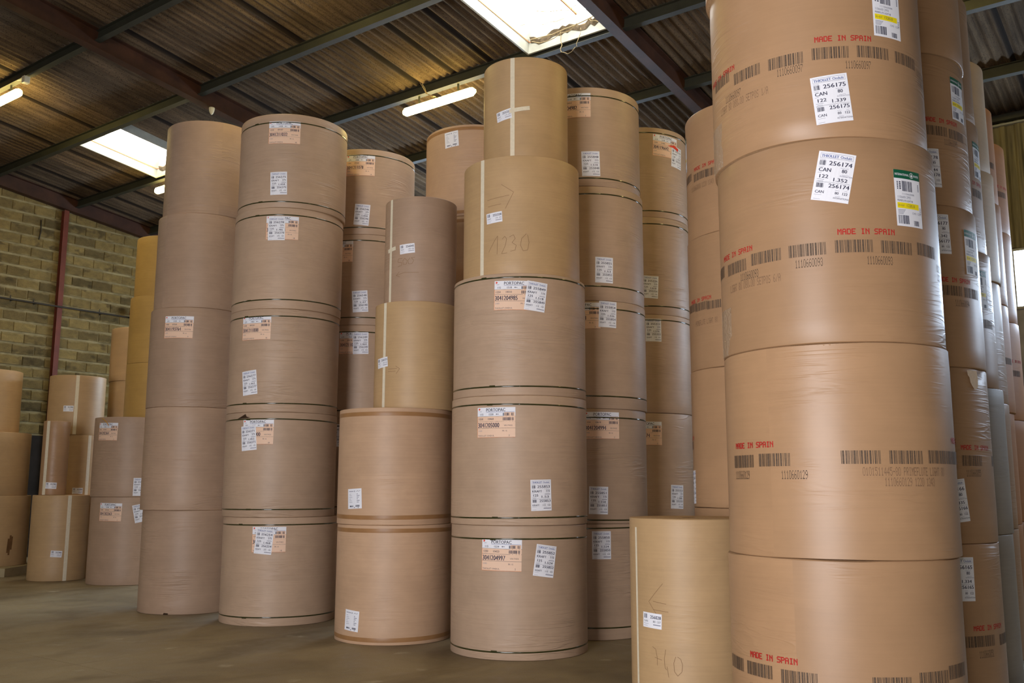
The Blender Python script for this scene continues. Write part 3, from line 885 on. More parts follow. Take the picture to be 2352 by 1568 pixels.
# --- gable block wall
def block_mat(name, cols, seedscale):
    m, nt, b = nodes(name)
    oi = N(nt, 'ShaderNodeObjectInfo')
    r1 = ramp(nt, [(i/(len(cols)-1), c) for i, c in enumerate(cols)], oi.outputs['Random']).outputs[0]
    f = noise(nt, 5.0, 5, 0.65, 0.2, (1, 1, 1.6)); f2 = noise(nt, 60, 3, 0.6)
    a = mixc(nt, 0.6, r1, ramp(nt, [(0.3, (0.45, 0.45, 0.45)), (0.7, (1.25, 1.2, 1.1))], f).outputs[0], 'MULTIPLY')
    a = mixc(nt, 0.4, a, ramp(nt, [(0.3, (0.6, 0.6, 0.6)), (0.7, (1.2, 1.2, 1.2))], f2).outputs[0], 'MULTIPLY')
    tc = N(nt, 'ShaderNodeTexCoord'); sp = N(nt, 'ShaderNodeSeparateXYZ'); nt.links.new(tc.outputs['Object'], sp.inputs[0])
    zz = mth(nt, 'ABSOLUTE', mth(nt, 'SUBTRACT', mth(nt, 'MODULO', sp.outputs[2], .252), .122))
    nn = noise(nt, 4.0, 4, 0.6, 0.4, (1, 1, 2.5))
    dd = mth(nt, 'ADD', zz, mth(nt, 'MULTIPLY', mth(nt, 'SUBTRACT', nn, 0.5), .16))
    sm = ramp(nt, [(0.076, (0, 0, 0)), (0.115, (0.85, 0.85, 0.85))], dd).outputs[0]
    a = mixc(nt, sm, a, lin(140, 126, 90))
    bl = noise(nt, 3.2, 2, 0.5, 0.3, (1, 1, 1.5))
    a = mixc(nt, ramp(nt, [(0.60, (0, 0, 0)), (0.70, (0.6, 0.6, 0.6))], bl).outputs[0], a, lin(56, 48, 32))
    nt.links.new(a, b.inputs['Base Color']); b.inputs['Roughness'].default_value = 0.92; b.inputs['Specular IOR Level'].default_value = 0.15
    bp = N(nt, 'ShaderNodeBump', i_Strength=0.6, i_Distance=0.01); nt.links.new(f2, bp.inputs['Height']); nt.links.new(bp.outputs[0], b.inputs['Normal'])
    return m
M['block'] = block_mat('hollow_block', [lin(92, 80, 52), lin(120, 103, 64), lin(132, 114, 72), lin(104, 90, 58), lin(138, 120, 76), lin(84, 73, 48)], 1)
m, nt, b = nodes('mortar')
f = noise(nt, 3.0, 5, 0.6)
nt.links.new(ramp(nt, [(0.3, lin(104, 92, 62)), (0.7, lin(150, 137, 100))], f).outputs[0], b.inputs['Base Color']); b.inputs['Roughness'].default_value = 0.95
M['mortar'] = m
zroof = lambda u: zs(9.72, u)
wb = MB(); u0, u1 = U_BACK-.2, U_EAVE+.2
n = len(wb.v)
for vv in (V_GAB, V_GAB+.2): wb.v += [(u0, vv, -.1), (u1, vv, -.1), (u1, vv, zroof(u1)), (u0, vv, zroof(u0))]
for q in ((0, 1, 2, 3), (4, 7, 6, 5), (0, 4, 5, 1), (1, 5, 6, 2), (2, 6, 7, 3), (3, 7, 4, 0)): wb.f.append(q); wb.i.append(0)
wall_left = struct(obj('wall_left', wb.build('wall_left', [M['mortar']]), None, HALL), 'gable wall of tan hollow blocks with smeared mortar')
BL, BH = .505, .252
bmesh_var = []
for k in range(8):
    rr = random.Random(100+k); b = MB()
    b.bevbox(.002+rr.uniform(0, .005), BL-.003-rr.uniform(0, .006), -.012-rr.uniform(0, .010), .012, .014+rr.uniform(0, .012), BH-.016-rr.uniform(0, .014), .010)
    bmesh_var.append(b.build('block', M['block']))
rest = MB(); cnt = 0
for row in range(0, 36):
    z = row*BH; off = (row % 2)*BL/2
    k0 = int((U_BACK-off)/BL)
    for k in range(k0, int((U_EAVE+.1-off)/BL)):
        u = k*BL+off
        if z+BH > zs(9.40, u+BL) + .3: continue
        if 9.1 < u < 13.45 and 2.2 < z:
            o = obj('block', bmesh_var[rnd.randrange(8)], wall_left, Matrix.Translation((u, V_GAB, z))); cnt += 1
        else:
            rest.bevbox(u+.008, u+BL-.010, V_GAB-.016, V_GAB+.01, z+.004, z+BH-.022, .006)
o = obj('blockwork', rest.build('blockwork', M['block']), wall_left); o['kind'] = 'stuff'
M['tar'] = simple('tar_coat', lin(42, 37, 33), 0.85, 0.15, var=0.3, vscale=3)  # dark colour that paints shade on the wall
b = MB(); b.box(9.3, 12.4, V_GAB-.034, V_GAB-.004, 0, 2.75); obj('tar_coated_panel', b.build('tar_coated_panel', M['tar']), wall_left)  # added panel, stands for the shade in the gap between the far rolls
# --- steel: rafters, posts, purlins
def steel(name, col, var=0.25, rough=0.6):
    m, nt, b = nodes(name)
    f = noise(nt, 3.0, 5, 0.65)
    dk = tuple(c*(1-var) for c in col[:3])+(1,); lt = tuple(c*(1+var) for c in col[:3])+(1,)
    nt.links.new(ramp(nt, [(0.3, dk), (0.7, lt)], f).outputs[0], b.inputs['Base Color'])
    b.inputs['Roughness'].default_value = rough; b.inputs['Specular IOR Level'].default_value = 0.3
    return m
M['red_steel'] = steel('red_oxide_steel', lin(60, 36, 23), 0.4)
M['post_steel'] = steel('red_post_steel', lin(100, 48, 32), 0.25)
M['purlin'] = steel('purlin_paint', lin(50, 50, 40), 0.2)
def ibeam(L, hgt, wid, tf, tw, mat, name, axis='x'):
    b = MB()
    if axis == 'x':
        b.box(0, L, -wid/2, wid/2, 0, tf); b.box(0, L, -wid/2, wid/2, hgt-tf, hgt); b.box(0, L, -tw/2, tw/2, tf, hgt-tf)
    elif axis == 'y':
        b.box(-wid/2, wid/2, 0, L, 0, tf); b.box(-wid/2, wid/2, 0, L, hgt-tf, hgt); b.box(-tw/2, tw/2, 0, L, tf, hgt-tf)
    else:
        b.box(-wid/2, wid/2, -hgt/2, -hgt/2+tf, 0, L); b.box(-wid/2, wid/2, hgt/2-tf, hgt/2, 0, L); b.box(-tw/2, tw/2, -hgt/2+tf, hgt/2-tf, 0, L)
    return b.build(name, mat)
ceiling = struct(bpy.data.objects.new('ceiling', None), 'corrugated fibre-cement roof on steel purlins and red rafters'); link(ceiling)
RL = (U_EAVE-U_BACK+.2)/math.cos(SLA)
rme = ibeam(RL, .33, .17, .014, .010, M['red_steel'], 'rafter')
RV = [21.33, 13.80, 6.38, -1.05, -8.5]
for v in RV:
    obj('rafter', rme, ceiling, sl_mat(U_BACK-.1, v, zs(9.38, U_BACK-.1)))
pme = ibeam(6.12, 0.12, 0.12, .010, .008, M['post_steel'], 'steel_post', 'z')
for u in (11.05, 4.2):
    L = zs(9.38, u); obj('steel_post', ibeam(L, .12, .12, .010, .008, M['post_steel'], 'steel_post', 'z'), wall_left, Matrix.Translation((u, V_GAB-.09, 0)))
PU = [7.42+1.93*k for k in range(-7, 5)]
bays = [(RV[i+1]+.008, RV[i]-.008) for i in range(4)]
for u in PU:
    for (a, bb) in bays:
        obj('purlin', ibeam(bb-a, .185, .095, .010, .008, M['purlin'], 'purlin', 'y'), ceiling, sl_mat(u, a, zs(9.52, u)))
# --- roof sheets
m, nt, b = nodes('fibre_cement')
lng = noise(nt, 1.0, 4, 0.6, 0, (0.8, 22, 1)); spk = noise(nt, 60.0, 2, 0.6); brd = noise(nt, 1.0, 3, 0.6, 0.5, (0.7, 2.5, 1))
a = ramp(nt, [(0.30, lin(50, 41, 31)), (0.5, lin(90, 76, 58)), (0.72, lin(118, 102, 80))], lng).outputs[0]
a = mixc(nt, 0.45, a, ramp(nt, [(0.35, lin(54, 43, 32)), (0.65, lin(114, 97, 75))], brd).outputs[0])
a = mixc(nt, ramp(nt, [(0.34, (1, 1, 1)), (0.42, (0, 0, 0))], spk).outputs[0], a, lin(46, 38, 30))
nt.links.new(a, b.inputs['Base Color']); b.inputs['Roughness'].default_value = 0.9; b.inputs['Specular IOR Level'].default_value = 0.15
M['sheet'] = m
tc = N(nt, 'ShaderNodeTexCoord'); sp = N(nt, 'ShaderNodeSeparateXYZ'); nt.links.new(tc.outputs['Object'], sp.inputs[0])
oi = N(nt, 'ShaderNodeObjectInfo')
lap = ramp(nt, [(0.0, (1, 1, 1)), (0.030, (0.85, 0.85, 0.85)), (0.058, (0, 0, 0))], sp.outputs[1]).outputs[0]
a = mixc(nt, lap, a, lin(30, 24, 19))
br = ramp(nt, [(0.0, (0.72, 0.72, 0.72)), (1.0, (1.05, 1.0, 0.95))], oi.outputs['Random']).outputs[0]
a = mixc(nt, 1.0, a, br, 'MULTIPLY')
nt.links.new(a, b.inputs['Base Color'])
SW, SU = .765, 1.93/math.cos(SLA)
def sheet_mesh(L, nw=5, sub=8):
    b = MB(); nn = nw*sub+5; P = []
    for k in range(nn+1):
        y = -.03+SW*k/(nw*sub)+0.0; z = .024*math.cos(2*math.pi*(y+.03)/(SW/nw))
        P.append((y, z))
    for y, z in P: b.v += [(-.06, y, z+.012), (L+.06, y, z-.012), (-.06, y, z+.019), (L+.06, y, z-.005)]
    for k in range(nn):
        q = 4*k; p = q+4
        b.f += [(q, q+1, p+1, p), (q+2, p+2, p+3, q+3), (q, p, p+2, q+2), (q+1, q+3, p+3, p+1)]; b.i += [0]*4
    e = 4*nn
    b.f += [(0, 2, 3, 1), (e, e+1, e+3, e+2)]; b.i += [0, 0]
    me = b.build('corrugated_sheet', M['sheet'], False)
    return me
smesh = sheet_mesh(SU)
sky_slots = {(9.35, 0), (9.35, 1), (9.35, 2), (9.35, 3)}
SKY = [(6.52, 8.05), (16.465, 17.995)]
SKYLIGHTS = [(9.35, 6.52), (9.35, 16.465), (1.63, 6.52), (1.63, 16.465)]  # the last two are out of view, added to brighten the floor
vcols = [8.05+k*SW for k in range(-23, 18)]
far = MB()
for u in PU[:]:
    for v in vcols:
        if v < -9.1 or v > 21.5: continue
        hole = any(abs(u-su) < .1 and sv-.1 < v < sv+1.43 for su, sv in SKYLIGHTS)
        if hole: continue
        o_m = sl_mat(u, v, zs(9.735, u)+rnd.uniform(-.004, .004))
        if u > 1.5 and v > -3.2:
            obj('corrugated_sheet', smesh, ceiling, o_m)
        else:
            n0 = len(far.v); far.v += [tuple(o_m @ vv.co) for vv in smesh.vertices]
            far.f += [tuple(n0+i for i in p.vertices) for p in smesh.polygons]; far.i += [0]*len(smesh.polygons)
o = obj('far_sheeting', far.build('far_sheeting', M['sheet']), ceiling); o['kind'] = 'stuff'
# weather skin above the sheets so that no light leaks through the laps
rb = MB()
def skin(ua, ub, va, vb):
    n0 = len(rb.v)
    for (u, v) in ((ua, va), (ub, va), (ub, vb), (ua, vb)): rb.v += [(u, v, zs(9.80, u)), (u, v, zs(9.86, u))]
    for q in ((0, 6, 4, 2), (1, 3, 5, 7), (0, 2, 3, 1), (2, 4, 5, 3), (4, 6, 7, 5), (6, 0, 1, 7)): rb.f.append(tuple(n0+k for k in q)); rb.i.append(0)
cuts = [(6.52, 8.05), (16.465, 17.995)]
vl = [-9.3]+[q for s_ in cuts for q in s_]+[21.7]
skin(-7.3, 1.67, -9.3, 21.7); skin(3.52, 9.39, -9.3, 21.7); skin(11.24, 17.0, -9.3, 21.7)
for ua in (1.67, 9.39):
    for k in range(0, len(vl), 2): skin(ua, ua+1.85, vl[k], vl[k+1])
obj('roof_skin', rb.build('roof_skin', M['sheet']), ceiling, HALL)

# --- skylights
M['curb'] = simple('galvanised_curb', lin(150, 150, 138), 0.6, 0.4, var=0.12, vscale=5)
M['pane'] = emit('skylight_pane', (1.0, 0.985, 0.95, 1), SKY_L)
M['winpane'] = emit('window_pane', (0.64, 0.79, 1.0, 1), WINDOW_L)
M['dust'] = simple('dust_and_web', lin(96, 84, 66), 0.95, 0.1, var=0.4, vscale=20)
M['rust'] = simple('rusty_bar', lin(176, 120, 80), 0.7, 0.2)
for i, (us_, va) in enumerate(SKYLIGHTS):
    vb = va+1.53
    o = struct(bpy.data.objects.new('window_%d' % (i+2), None), 'roof skylight with galvanised upstand'); link(o)
    o.matrix_world = sl_mat(us_, va, zs(9.60, us_))
    L = 1.93/math.cos(SLA); Wd = vb-va; h = .42
    for nm, bx in (('curb_board', (.05, L-.05, 0, .03)), ('curb_board', (.05, L-.05, Wd-.03, Wd)),
                   ('curb_board', (.05, .08, .03, Wd-.03)), ('curb_board', (L-.08, L-.05, .03, Wd-.03))):
        b = MB(); b.box(bx[0], bx[1], bx[2], bx[3], -.02, h); obj('curb_board', b.build('curb_board', M['curb']), o)
    for bx in ((.05, L-.05, Wd-.036, Wd-.03), (L-.086, L-.08, .03, Wd-.03)):
        b = MB(); b.box(*bx, .17, .185); obj('curb_seam', b.build('curb_seam', M['rust']), o)
    b = MB(); rr = random.Random(40+i); yy = .05; top_ = []
    while yy < Wd-.05:
        top_.append((yy, .20+rr.uniform(-.03, .05))); yy += rr.uniform(.05, .11)
    for q in range(len(top_)-1):
        (ya, za), (yb, zb) = top_[q], top_[q+1]; n0 = len(b.v)
        for y_, z_ in ((ya, za), (yb, zb)): b.v += [(L-.088, y_, z_-.10), (L-.13-.02*math.sin(9*y_), y_, z_-.02), (L-.088, y_, z_)]
        b.f += [(n0, n0+3, n0+4, n0+1), (n0+1, n0+4, n0+5, n0+2)]; b.i += [0, 0]
    o2 = obj('dust_ledge', b.build('dust_ledge', M['dust']), o); o2['kind'] = 'stuff'
    b = MB(); b.box(.05, L-.05, 0, Wd, h, h+.02); obj('pane', b.build('pane', M['pane']), o)
    b = MB(); b.box(.08, L-.08, Wd*.42, Wd*.42+.02, h-.03, h); obj('glazing_bar', b.build('glazing_bar', M['rust']), o)

# --- eave wall with its ribbon window
m, nt, b = nodes('corrugated_cladding')
f = noise(nt, 1.0, 4, 0.6, 0, (1.0, 14, 0.8))
nt.links.new(ramp(nt, [(0.3, lin(70, 64, 44)), (0.7, lin(134, 124, 88))], f).outputs[0], b.inputs['Base Color']); b.inputs['Roughness'].default_value = 0.7
M['cladding'] = m
M['grey_wall'] = simple('grey_render', lin(150, 150, 150), 0.9, 0.15, var=0.15, vscale=3)
wr = struct(bpy.data.objects.new('wall_right', None), 'eave wall, corrugated cladding above grey render'); link(wr); wr.matrix_world = HALL
b = MB(); b.box(U_EAVE, U_EAVE+.2, V_BACK-.2, V_GAB+.2, -.1, 4.43); obj('rendered_wall', b.build('rendered_wall', M['grey_wall']), wr)
b = MB(); b.box(U_EAVE+.06, U_EAVE+.2, V_BACK-.2, V_GAB+.2, 5.42, 7.9); obj('backing', b.build('backing', M['dark']), wr)
def clad(y0, y1, z0, z1):
    b = MB(); P = []
    y = y0; pat = [(0, 0), (.10, 0), (.13, .035), (.19, .035), (.22, 0)]; per = .22
    while y < y1-.001:
        for a, d in pat[:-1]: P.append((min(y+a, y1), U_EAVE+.05-d))
        y += per
    P.append((y1, U_EAVE+.05))
    for yy, x in P: b.v += [(x, yy, z0), (x, yy, z1), (x+.005, yy, z0), (x+.005, yy, z1)]
    for k in range(len(P)-1):
        q = 4*k; p = q+4
        b.f += [(q, p, p+1, q+1), (q+2, q+3, p+3, p+2), (q, q+2, p+2, p), (q+1, p+1, p+3, q+3)]; b.i += [0]*4
    return b.build('cladding_sheet', M['cladding'])
cme = clad(0, .88, 5.44, 7.58)
y = V_BACK
while y < V_GAB:
    obj('cladding_sheet', cme, wr, Matrix.Translation((0, y, 0))); y += .88
b = MB(); b.box(U_EAVE-.10, U_EAVE+.04, V_BACK, V_GAB-.3, 7.56, 7.66); obj('eave_beam', b.build('eave_beam', M['purlin']), wr)
b = MB(); b.box(U_EAVE-.03, U_EAVE+.04, V_BACK, V_GAB-.3, 7.50, 7.53); obj('cable_tray', b.build('cable_tray', M['curb']), wr)
M['alu'] = simple('window_frame', lin(150, 150, 140), 0.5, 0.4)
win = struct(bpy.data.objects.new('window_1', None), 'bright ribbon window under the corrugated cladding'); link(win); win.matrix_world = HALL
b = MB(); b.box(U_EAVE, U_EAVE+.08, V_BACK, V_GAB-.2, 5.38, 5.42); obj('window_head', b.build('window_head', M['alu']), win)
b = MB(); b.box(U_EAVE-.03, U_EAVE+.08, V_BACK, V_GAB-.2, 4.43, 4.47); obj('window_sill', b.build('window_sill', M['alu']), win)
y = V_BACK+1.2; pme2 = MB(); pme2.box(U_EAVE+.05, U_EAVE+.06, 0, 2.36, 4.47, 5.38); pme2 = pme2.build('pane', M['winpane'])
mul = MB(); mul.box(U_EAVE, U_EAVE+.07, -.04, 0, 4.47, 5.38); mul = mul.build('mullion', M['alu'])
open_v = [(-4.8, -2.4), (0.0, 2.4), (9.6, 12.0), (12.6, 15.0), (15.0, 17.4)]
edges = [V_BACK]+[q for ab in open_v for q in ab]+[V_GAB]
for k in range(0, len(edges), 2):
    if edges[k+1]-edges[k] > .05:
        b = MB(); b.box(U_EAVE, U_EAVE+.2, edges[k], edges[k+1], 4.43, 5.44); obj('wall_pier', b.build('wall_pier', M['grey_wall']), wr)
for a, c in open_v:
    obj('pane', pme2, win, Matrix.Translation((0, a+.02, 0)))
    obj('mullion', mul, win, Matrix.Translation((0, a+.04, 0))); obj('mullion', mul, win, Matrix.Translation((0, c, 0)))
# --- walls behind the camera, with an assumed door opening added for the fill
M['back_wall'] = simple('back_wall', lin(150, 140, 120), 0.9, 0.15, var=0.15, vscale=2)
wk = MB(); x0, x1 = U_BACK-.2, U_BACK
top = zs(9.8, U_BACK)
for bx in ((V_BACK-.2, -1.3, -.1, top), (3.7, V_GAB+.2, -.1, top), (-1.3, 3.7, 4.5, top)): wk.box(x0, x1, *bx)
struct(obj('wall_back', wk.build('wall_back', M['back_wall']), None, HALL))
wk = MB(); n = 0
for vv in (V_BACK-.2, V_BACK): wk.v += [(u0, vv, -.1), (u1, vv, -.1), (u1, vv, zroof(u1)), (u0, vv, zroof(u0))]
for q in ((0, 1, 2, 3), (4, 7, 6, 5), (0, 4, 5, 1), (1, 5, 6, 2), (2, 6, 7, 3), (3, 7, 4, 0)): wk.f.append(q); wk.i.append(0)
struct(obj('wall_front', wk.build('wall_front', M['back_wall']), None, HALL))
# --- plinth under the far stack
M['plinth'] = simple('plinth_concrete', lin(168, 154, 122), 0.9, 0.15, var=0.12, vscale=4)
b = MB(); b.box(-11.2, -9.12, 17.42, 20.2, -.01, .15); struct(obj('trim_1', b.build('trim_1', M['plinth'])), 'low concrete plinth')

# ================================================================== things on the structure
M['lamp'] = emit('lamp_diffuser', (1.0, 0.76, 0.26, 1), TUBE_L)
M['housing'] = simple('lamp_housing', lin(190, 186, 170), 0.5, 0.4)
def lamp_meshes():
    L = 1.56; b = MB()
    def seg(y0, y1, w0, w1, z0, z1): pass
    b = MB(); b.box(-.025, .025, .03, L-.03, .09, .12); hs = b.build('housing', M['housing'])
    b = MB(); sec = []
    for y, s in ((0.0, .55), (.06, 1.0), (L-.06, 1.0), (L, .55)):
        ring = []
        for k in range(9):
            t = -R_(42)+R_(264)*k/8; ring.append((.068*s*math.cos(t+math.pi), y, .06-.075*s*math.sin(t)))
        sec.append(ring); b.v += ring
    for q in range(3):
        for k in range(8): b.f.append((q*9+k, q*9+k+1, (q+1)*9+k+1, (q+1)*9+k)); b.i.append(0)
        b.f.append((q*9, (q+1)*9, (q+1)*9+8, q*9+8)); b.i.append(0)
    b.f.append(tuple(range(9))); b.i.append(0); b.f.append(tuple(27+k for k in range(8, -1, -1))); b.i.append(0)
    df = b.build('diffuser', M['lamp'], True)
    b = MB()
    for y in (.35, L-.35): b.box(-.012, .012, y-.012, y+.012, .10, .27)
    return hs, df, b.build('hanger', M['purlin'])
LHS, LDF, LHG = lamp_meshes()
lamps = [(11.28, 9.15, 'lit fluorescent lamp glowing yellow beside the slim taped roll'),
         (11.28, 16.50, 'lit fluorescent lamp whose end just shows left of the tall unstrapped stack'),
         (7.42, 16.23, 'lit fluorescent lamp cut by the frame above the block wall'),
         (11.28, 1.8, 'lit fluorescent lamp hidden behind the nearest big stack'),
         (7.42, 8.88, 'lit fluorescent lamp above the frame over the strapped stacks'),
         (7.42, 1.53, 'lit fluorescent lamp above the frame over the nearest big stack')]
for u, v, lab in lamps:
    t = bpy.data.objects.new('fluorescent_lamp', None); link(t)
    t.matrix_world = HALL @ Matrix.Translation((u, v, zs(9.52, u)-.265))
    tag(t, lab, 'lamp', 'yellow fluorescent lamps under the purlins')
    obj('housing', LHS, t); obj('diffuser', LDF, t); obj('hanger', LHG, t)
# sensor on the middle rafter
t = bpy.data.objects.new('ceiling_sensor', None); link(t); t.matrix_world = HALL @ Matrix.Translation((9.57, 13.74, zs(9.38, 9.57)-.002))
tag(t, 'small white conical sensor under the red rafter', 'sensor')
def lathe(prof, seg=16):
    b = MB(); n = len(prof)
    for j in range(seg):
        a = 2*math.pi*j/seg
        for r, z in prof: b.v.append((r*math.cos(a), r*math.sin(a), z))
    for j in range(seg):
        j2 = (j+1) % seg
        for k in range(n-1): b.f.append((j*n+k, j2*n+k, j2*n+k+1, j*n+k+1)); b.i.append(0)
    return b
M['cream_plastic'] = simple('cream_plastic', lin(206, 198, 168), 0.5, 0.4)
obj('mount', lathe([(0, 0), (.05, 0), (.05, -.025), (0, -.025)]).build('mount', M['cream_plastic'], True), t)
obj('dome', lathe([(.047, -.025), (.047, -.05), (.03, -.10), (.012, -.125), (0, -.127)]).build('dome', M['cream_plastic'], True), t)
t = bpy.data.objects.new('junction_box', None); link(t); t.matrix_world = HALL @ Matrix.Translation((7.37, 15.95, zs(9.52, 7.37)-.15))
tag(t, 'pale junction box under the purlin near the left lamp', 'box')
b = MB(); b.bevbox(-.05, .05, -.05, .05, 0, .12, .01); obj('box_body', b.build('box_body', M['cream_plastic']), t)
b = MB(); b.tube([(0, .02, .10), (0, .30, .13)], .008); obj('cable', b.build('cable', M['housing']), t)
# conduit along the gable wall
M['conduit'] = simple('conduit_dark', lin(52, 46, 36), 0.6, 0.3)
t = bpy.data.objects.new('wall_conduit', None); link(t); t.matrix_world = HALL
tag(t, 'dark conduit pipe running along the block wall across the red post', 'pipe')
b = MB(); b.tube([(4.0, V_GAB-.17, 5.74), (U_EAVE-.3, V_GAB-.17, 5.74)], .022, 8); obj('pipe', b.build('pipe', M['conduit'], True), t)
for u in (8.3, 9.98, 10.5, 12.1, 13.4):
    b = MB(); b.box(u-.012, u+.012, V_GAB-.19, V_GAB-.005, 5.725, 5.755); b.box(u-.01, u+.01, V_GAB-.02, V_GAB-.008, 5.70, 5.86)
    obj('bracket', b.build('bracket', M['conduit']), t)
t = tag(obj('alarm_bell', lathe([(0, -.05), (.05, -.05), (.10, -.03), (.12, .02), (.11, .03), (0, .03)], 20).build('alarm_bell', M['post_steel'], True)), 'dark red round bell on the conduit beside the yellowish stack', 'bell')
t.matrix_world = HALL @ Matrix.Translation((12.85, V_GAB-.26, 5.82)) @ Matrix.Rotation(R_(90), 4, 'X')
b = MB(); b.tube([(10.52, V_GAB-.03, 7.72), (10.53, V_GAB-.035, 7.45), (10.50, V_GAB-.03, 7.25)], .012); tag(obj('wall_cable', b.build('wall_cable', M['conduit'], True), None, HALL), 'short dark cable hanging on the block wall under the rafter', 'cable')
# cobwebs
M['web'] = simple('cobweb_dust', lin(150, 134, 100), 0.95, 0.1)
def web(pts_list, label, rads=.006):
    b = MB(); rr = random.Random(hash(label) % 1000 if False else len(label))
    for a, c, sag in pts_list:
        P = []
        for k in range(7):
            q = k/6; P.append((a[0]+(c[0]-a[0])*q+rr.uniform(-.02, .02), a[1]+(c[1]-a[1])*q+rr.uniform(-.02, .02), a[2]+(c[2]-a[2])*q-sag*4*q*(1-q)+rr.uniform(-.02, .02)))
        b.tube(P, rads*rr.uniform(.6, 1.4), 4)
    o = obj('cobweb', b.build('cobweb', M['web']), None, HALL); o['kind'] = 'stuff'
    return tag(o, label, 'cobweb')
zq = zs(9.6, 11.15)
web([((11.16, 7.95, zq+.16), (11.10, 6.7, zq+.20), .05), ((11.15, 7.9, zq+.12), (11.13, 7.1, zq+.17), .09), ((11.14, 7.4, zq+.15), (11.12, 7.35, zq-.22), -.02),
     ((11.12, 7.35, zq-.22), (11.12, 7.1, zq-.20), .05), ((11.12, 7.1, zq-.2), (11.16, 7.02, zq+.1), 0), ((10.9, 7.95, zq+.32), (11.14, 7.3, zq+.30), .03), ((11.12, 6.9, zq+.2), (11.15, 6.65, zq+.1), .04),
     ((10.8, 7.6, zq+.40), (11.05, 7.05, zq+.40), .06)], 'dusty cobwebs hanging at the lower edge of the large skylight')
web([((11.10, 17.2, zq+.05), (11.12, 16.5, zq-.08), .12), ((11.06, 17.0, zq), (11.13, 16.5, zq-.12), .2), ((11.12, 16.9, zq-.05), (11.13, 16.86, zq-.4), 0), ((11.13, 16.7, zq-.1), (11.13, 16.6, zq-.45), .03)],
    'dusty cobwebs hanging at the lower edge of the small skylight')
web([((11.05, 10.1, zs(9.55, 11.05)), (11.17, 9.9, zs(9.35, 11.2)), .06), ((11.17, 9.9, zs(9.35, 11.2)), (11.18, 9.75, zs(9.34, 11.2)), .02), ((11.05, 10.15, zs(9.6, 11)), (11.18, 9.95, zs(9.36, 11.2)), .04)],
    'loose cobweb strands above the yellow lamp beside the slim roll')

# ================================================================== the paper rolls
DIM = {'kraft': (.21, .297), 'can': (.21, .297), 'port': (.40, .297), 'inter': (.21, .34), 'small': (.18, .11), 'plain': (.20, .21)}
STRW = {'C': .047, 'D': .042, 'F': .027, 'I': .06, 'J': .06}
roll = {}
for s, (mat, grp, labs) in STACKS.items():
    for i, (X, Y, r, z0, z1) in enumerate(ROLLS[s]):
        k = s+str(i+1); mt = M[TINT.get(k, mat)]
        h = z1-z0-.002
        o = obj('paper_roll', roll_mesh(r, h, mt, hash((s, i)) % 997 if False else ord(s)*13+i, .006 if mat in ('flute', 'orange') else .0015, 128 if s in 'RCF' else 96))
        o.location = (X, Y, z0+.001)
        tag(o, labs[i], 'paper roll', grp)
        obj('core_tube', core_mesh(h), o)
        roll[k] = (o, r, h)
for k, zz in STRAPS.items():
    o, r, h = roll[k]
    for q, z in enumerate(zz):
        bnd = band('strap', r, min(z, h-.03), .0075, .0022, M['strap'], o, .004, ord(k[0])*7+int(k[1])*3+q)
        f = Flat(); f.rect(-.03, .03, -.009, .009, 0)
        wrapped('strap_seal', f, r, -24+rnd.uniform(-8, 8), min(z, h-.03), 0, .004, [M['strap']], bnd)
for k, zz in TAPES.items():
    o, r, h = roll[k]
    for q, z in enumerate(zz): band('brown_tape', r, z, .022, .0008, M['btape'], o, .006, ord(k[0])+q)
nlab = {}
prints = {}
PM = [M['print'], M['printlt'], M['red']]
for it in ITEMS:
    k, kind, ph, z = it[:4]
    if k not in roll: continue
    o, r, h = roll[k]
    if kind in DIM:
        tilt = it[4]; t = it[5:]
        f = {'kraft': lambda: art_store('kraft', t[0], t[1], '125', t[2]), 'can': lambda: art_store('can', t[0], t[1], t[2], t[3]),
             'port': lambda: art_mill(*t), 'inter': lambda: art_inter(t[0]), 'small': lambda: art_small(*t), 'plain': art_plain}[kind]()
        q = nlab.get(k, 0); nlab[k] = q+1; off = .0016+.0016*q
        w_, h_ = DIM[kind]
        lo = wrapped('paper_ticket', sheet(w_, h_), r, ph, z, tilt, off, [M['white']], o)
        wrapped('ticket_printing', f, r, ph, z, tilt, off+.0006, LM, lo)
    elif kind == 'stripe':
        wd = STRW[k[0]]; f = Flat()
        top = h-.004 if k != 'F1' else h-.07
        rr = random.Random(ord(k[0])); nz = 14
        for j in range(nz):
            a, b_ = -z+.004+(top-.004)*j/nz, -z+.004+(top-.004)*(j+1)/nz
            f.rect(-wd/2, wd/2, a, b_, 0, wd/2)
        wrapped('white_tape', f, r, ph, z, 0, .0009, [M['cream']], o)
    elif kind == 'cross':
        f = Flat(); L = .22 if k == 'C5' else .14; f.rect(-L/2, L/2, -.022, .022, 0)
        wrapped('cross_tape', f, r, ph, z, it[4], .0042, [M['cream']], o)
    else:
        f = Flat(); x = 0.0; t = it[4:]; po = .0010 if k not in ('R1', 'R2') else .0046
        if kind == 'bar': f.bars(-.105, .105, -.037, .037, 0, 21, 20); nm = 'printed_barcode'
        elif kind == 'num': f.dots(t[0], 0, -.036, .0158, .050, 0); nm = 'printed_number'
        elif kind == 'made': f.dots('MADE IN SPAIN', 0, -.0165, .0262, .033, 2, 1.35); nm = 'printed_lettering'
        elif kind == 'code': f.dots(t[0], 0, -.024, .0165, .048, 1); nm = 'printed_code'
        else: f.dots('0101511445-80', .12, .004, .0165, .045, 1); f.dots('1110660097', .10, -.052, .0165, .045, 1); nm = 'printed_code'
        wrapped(nm, f, r, ph, z, 0, po, PM, o)
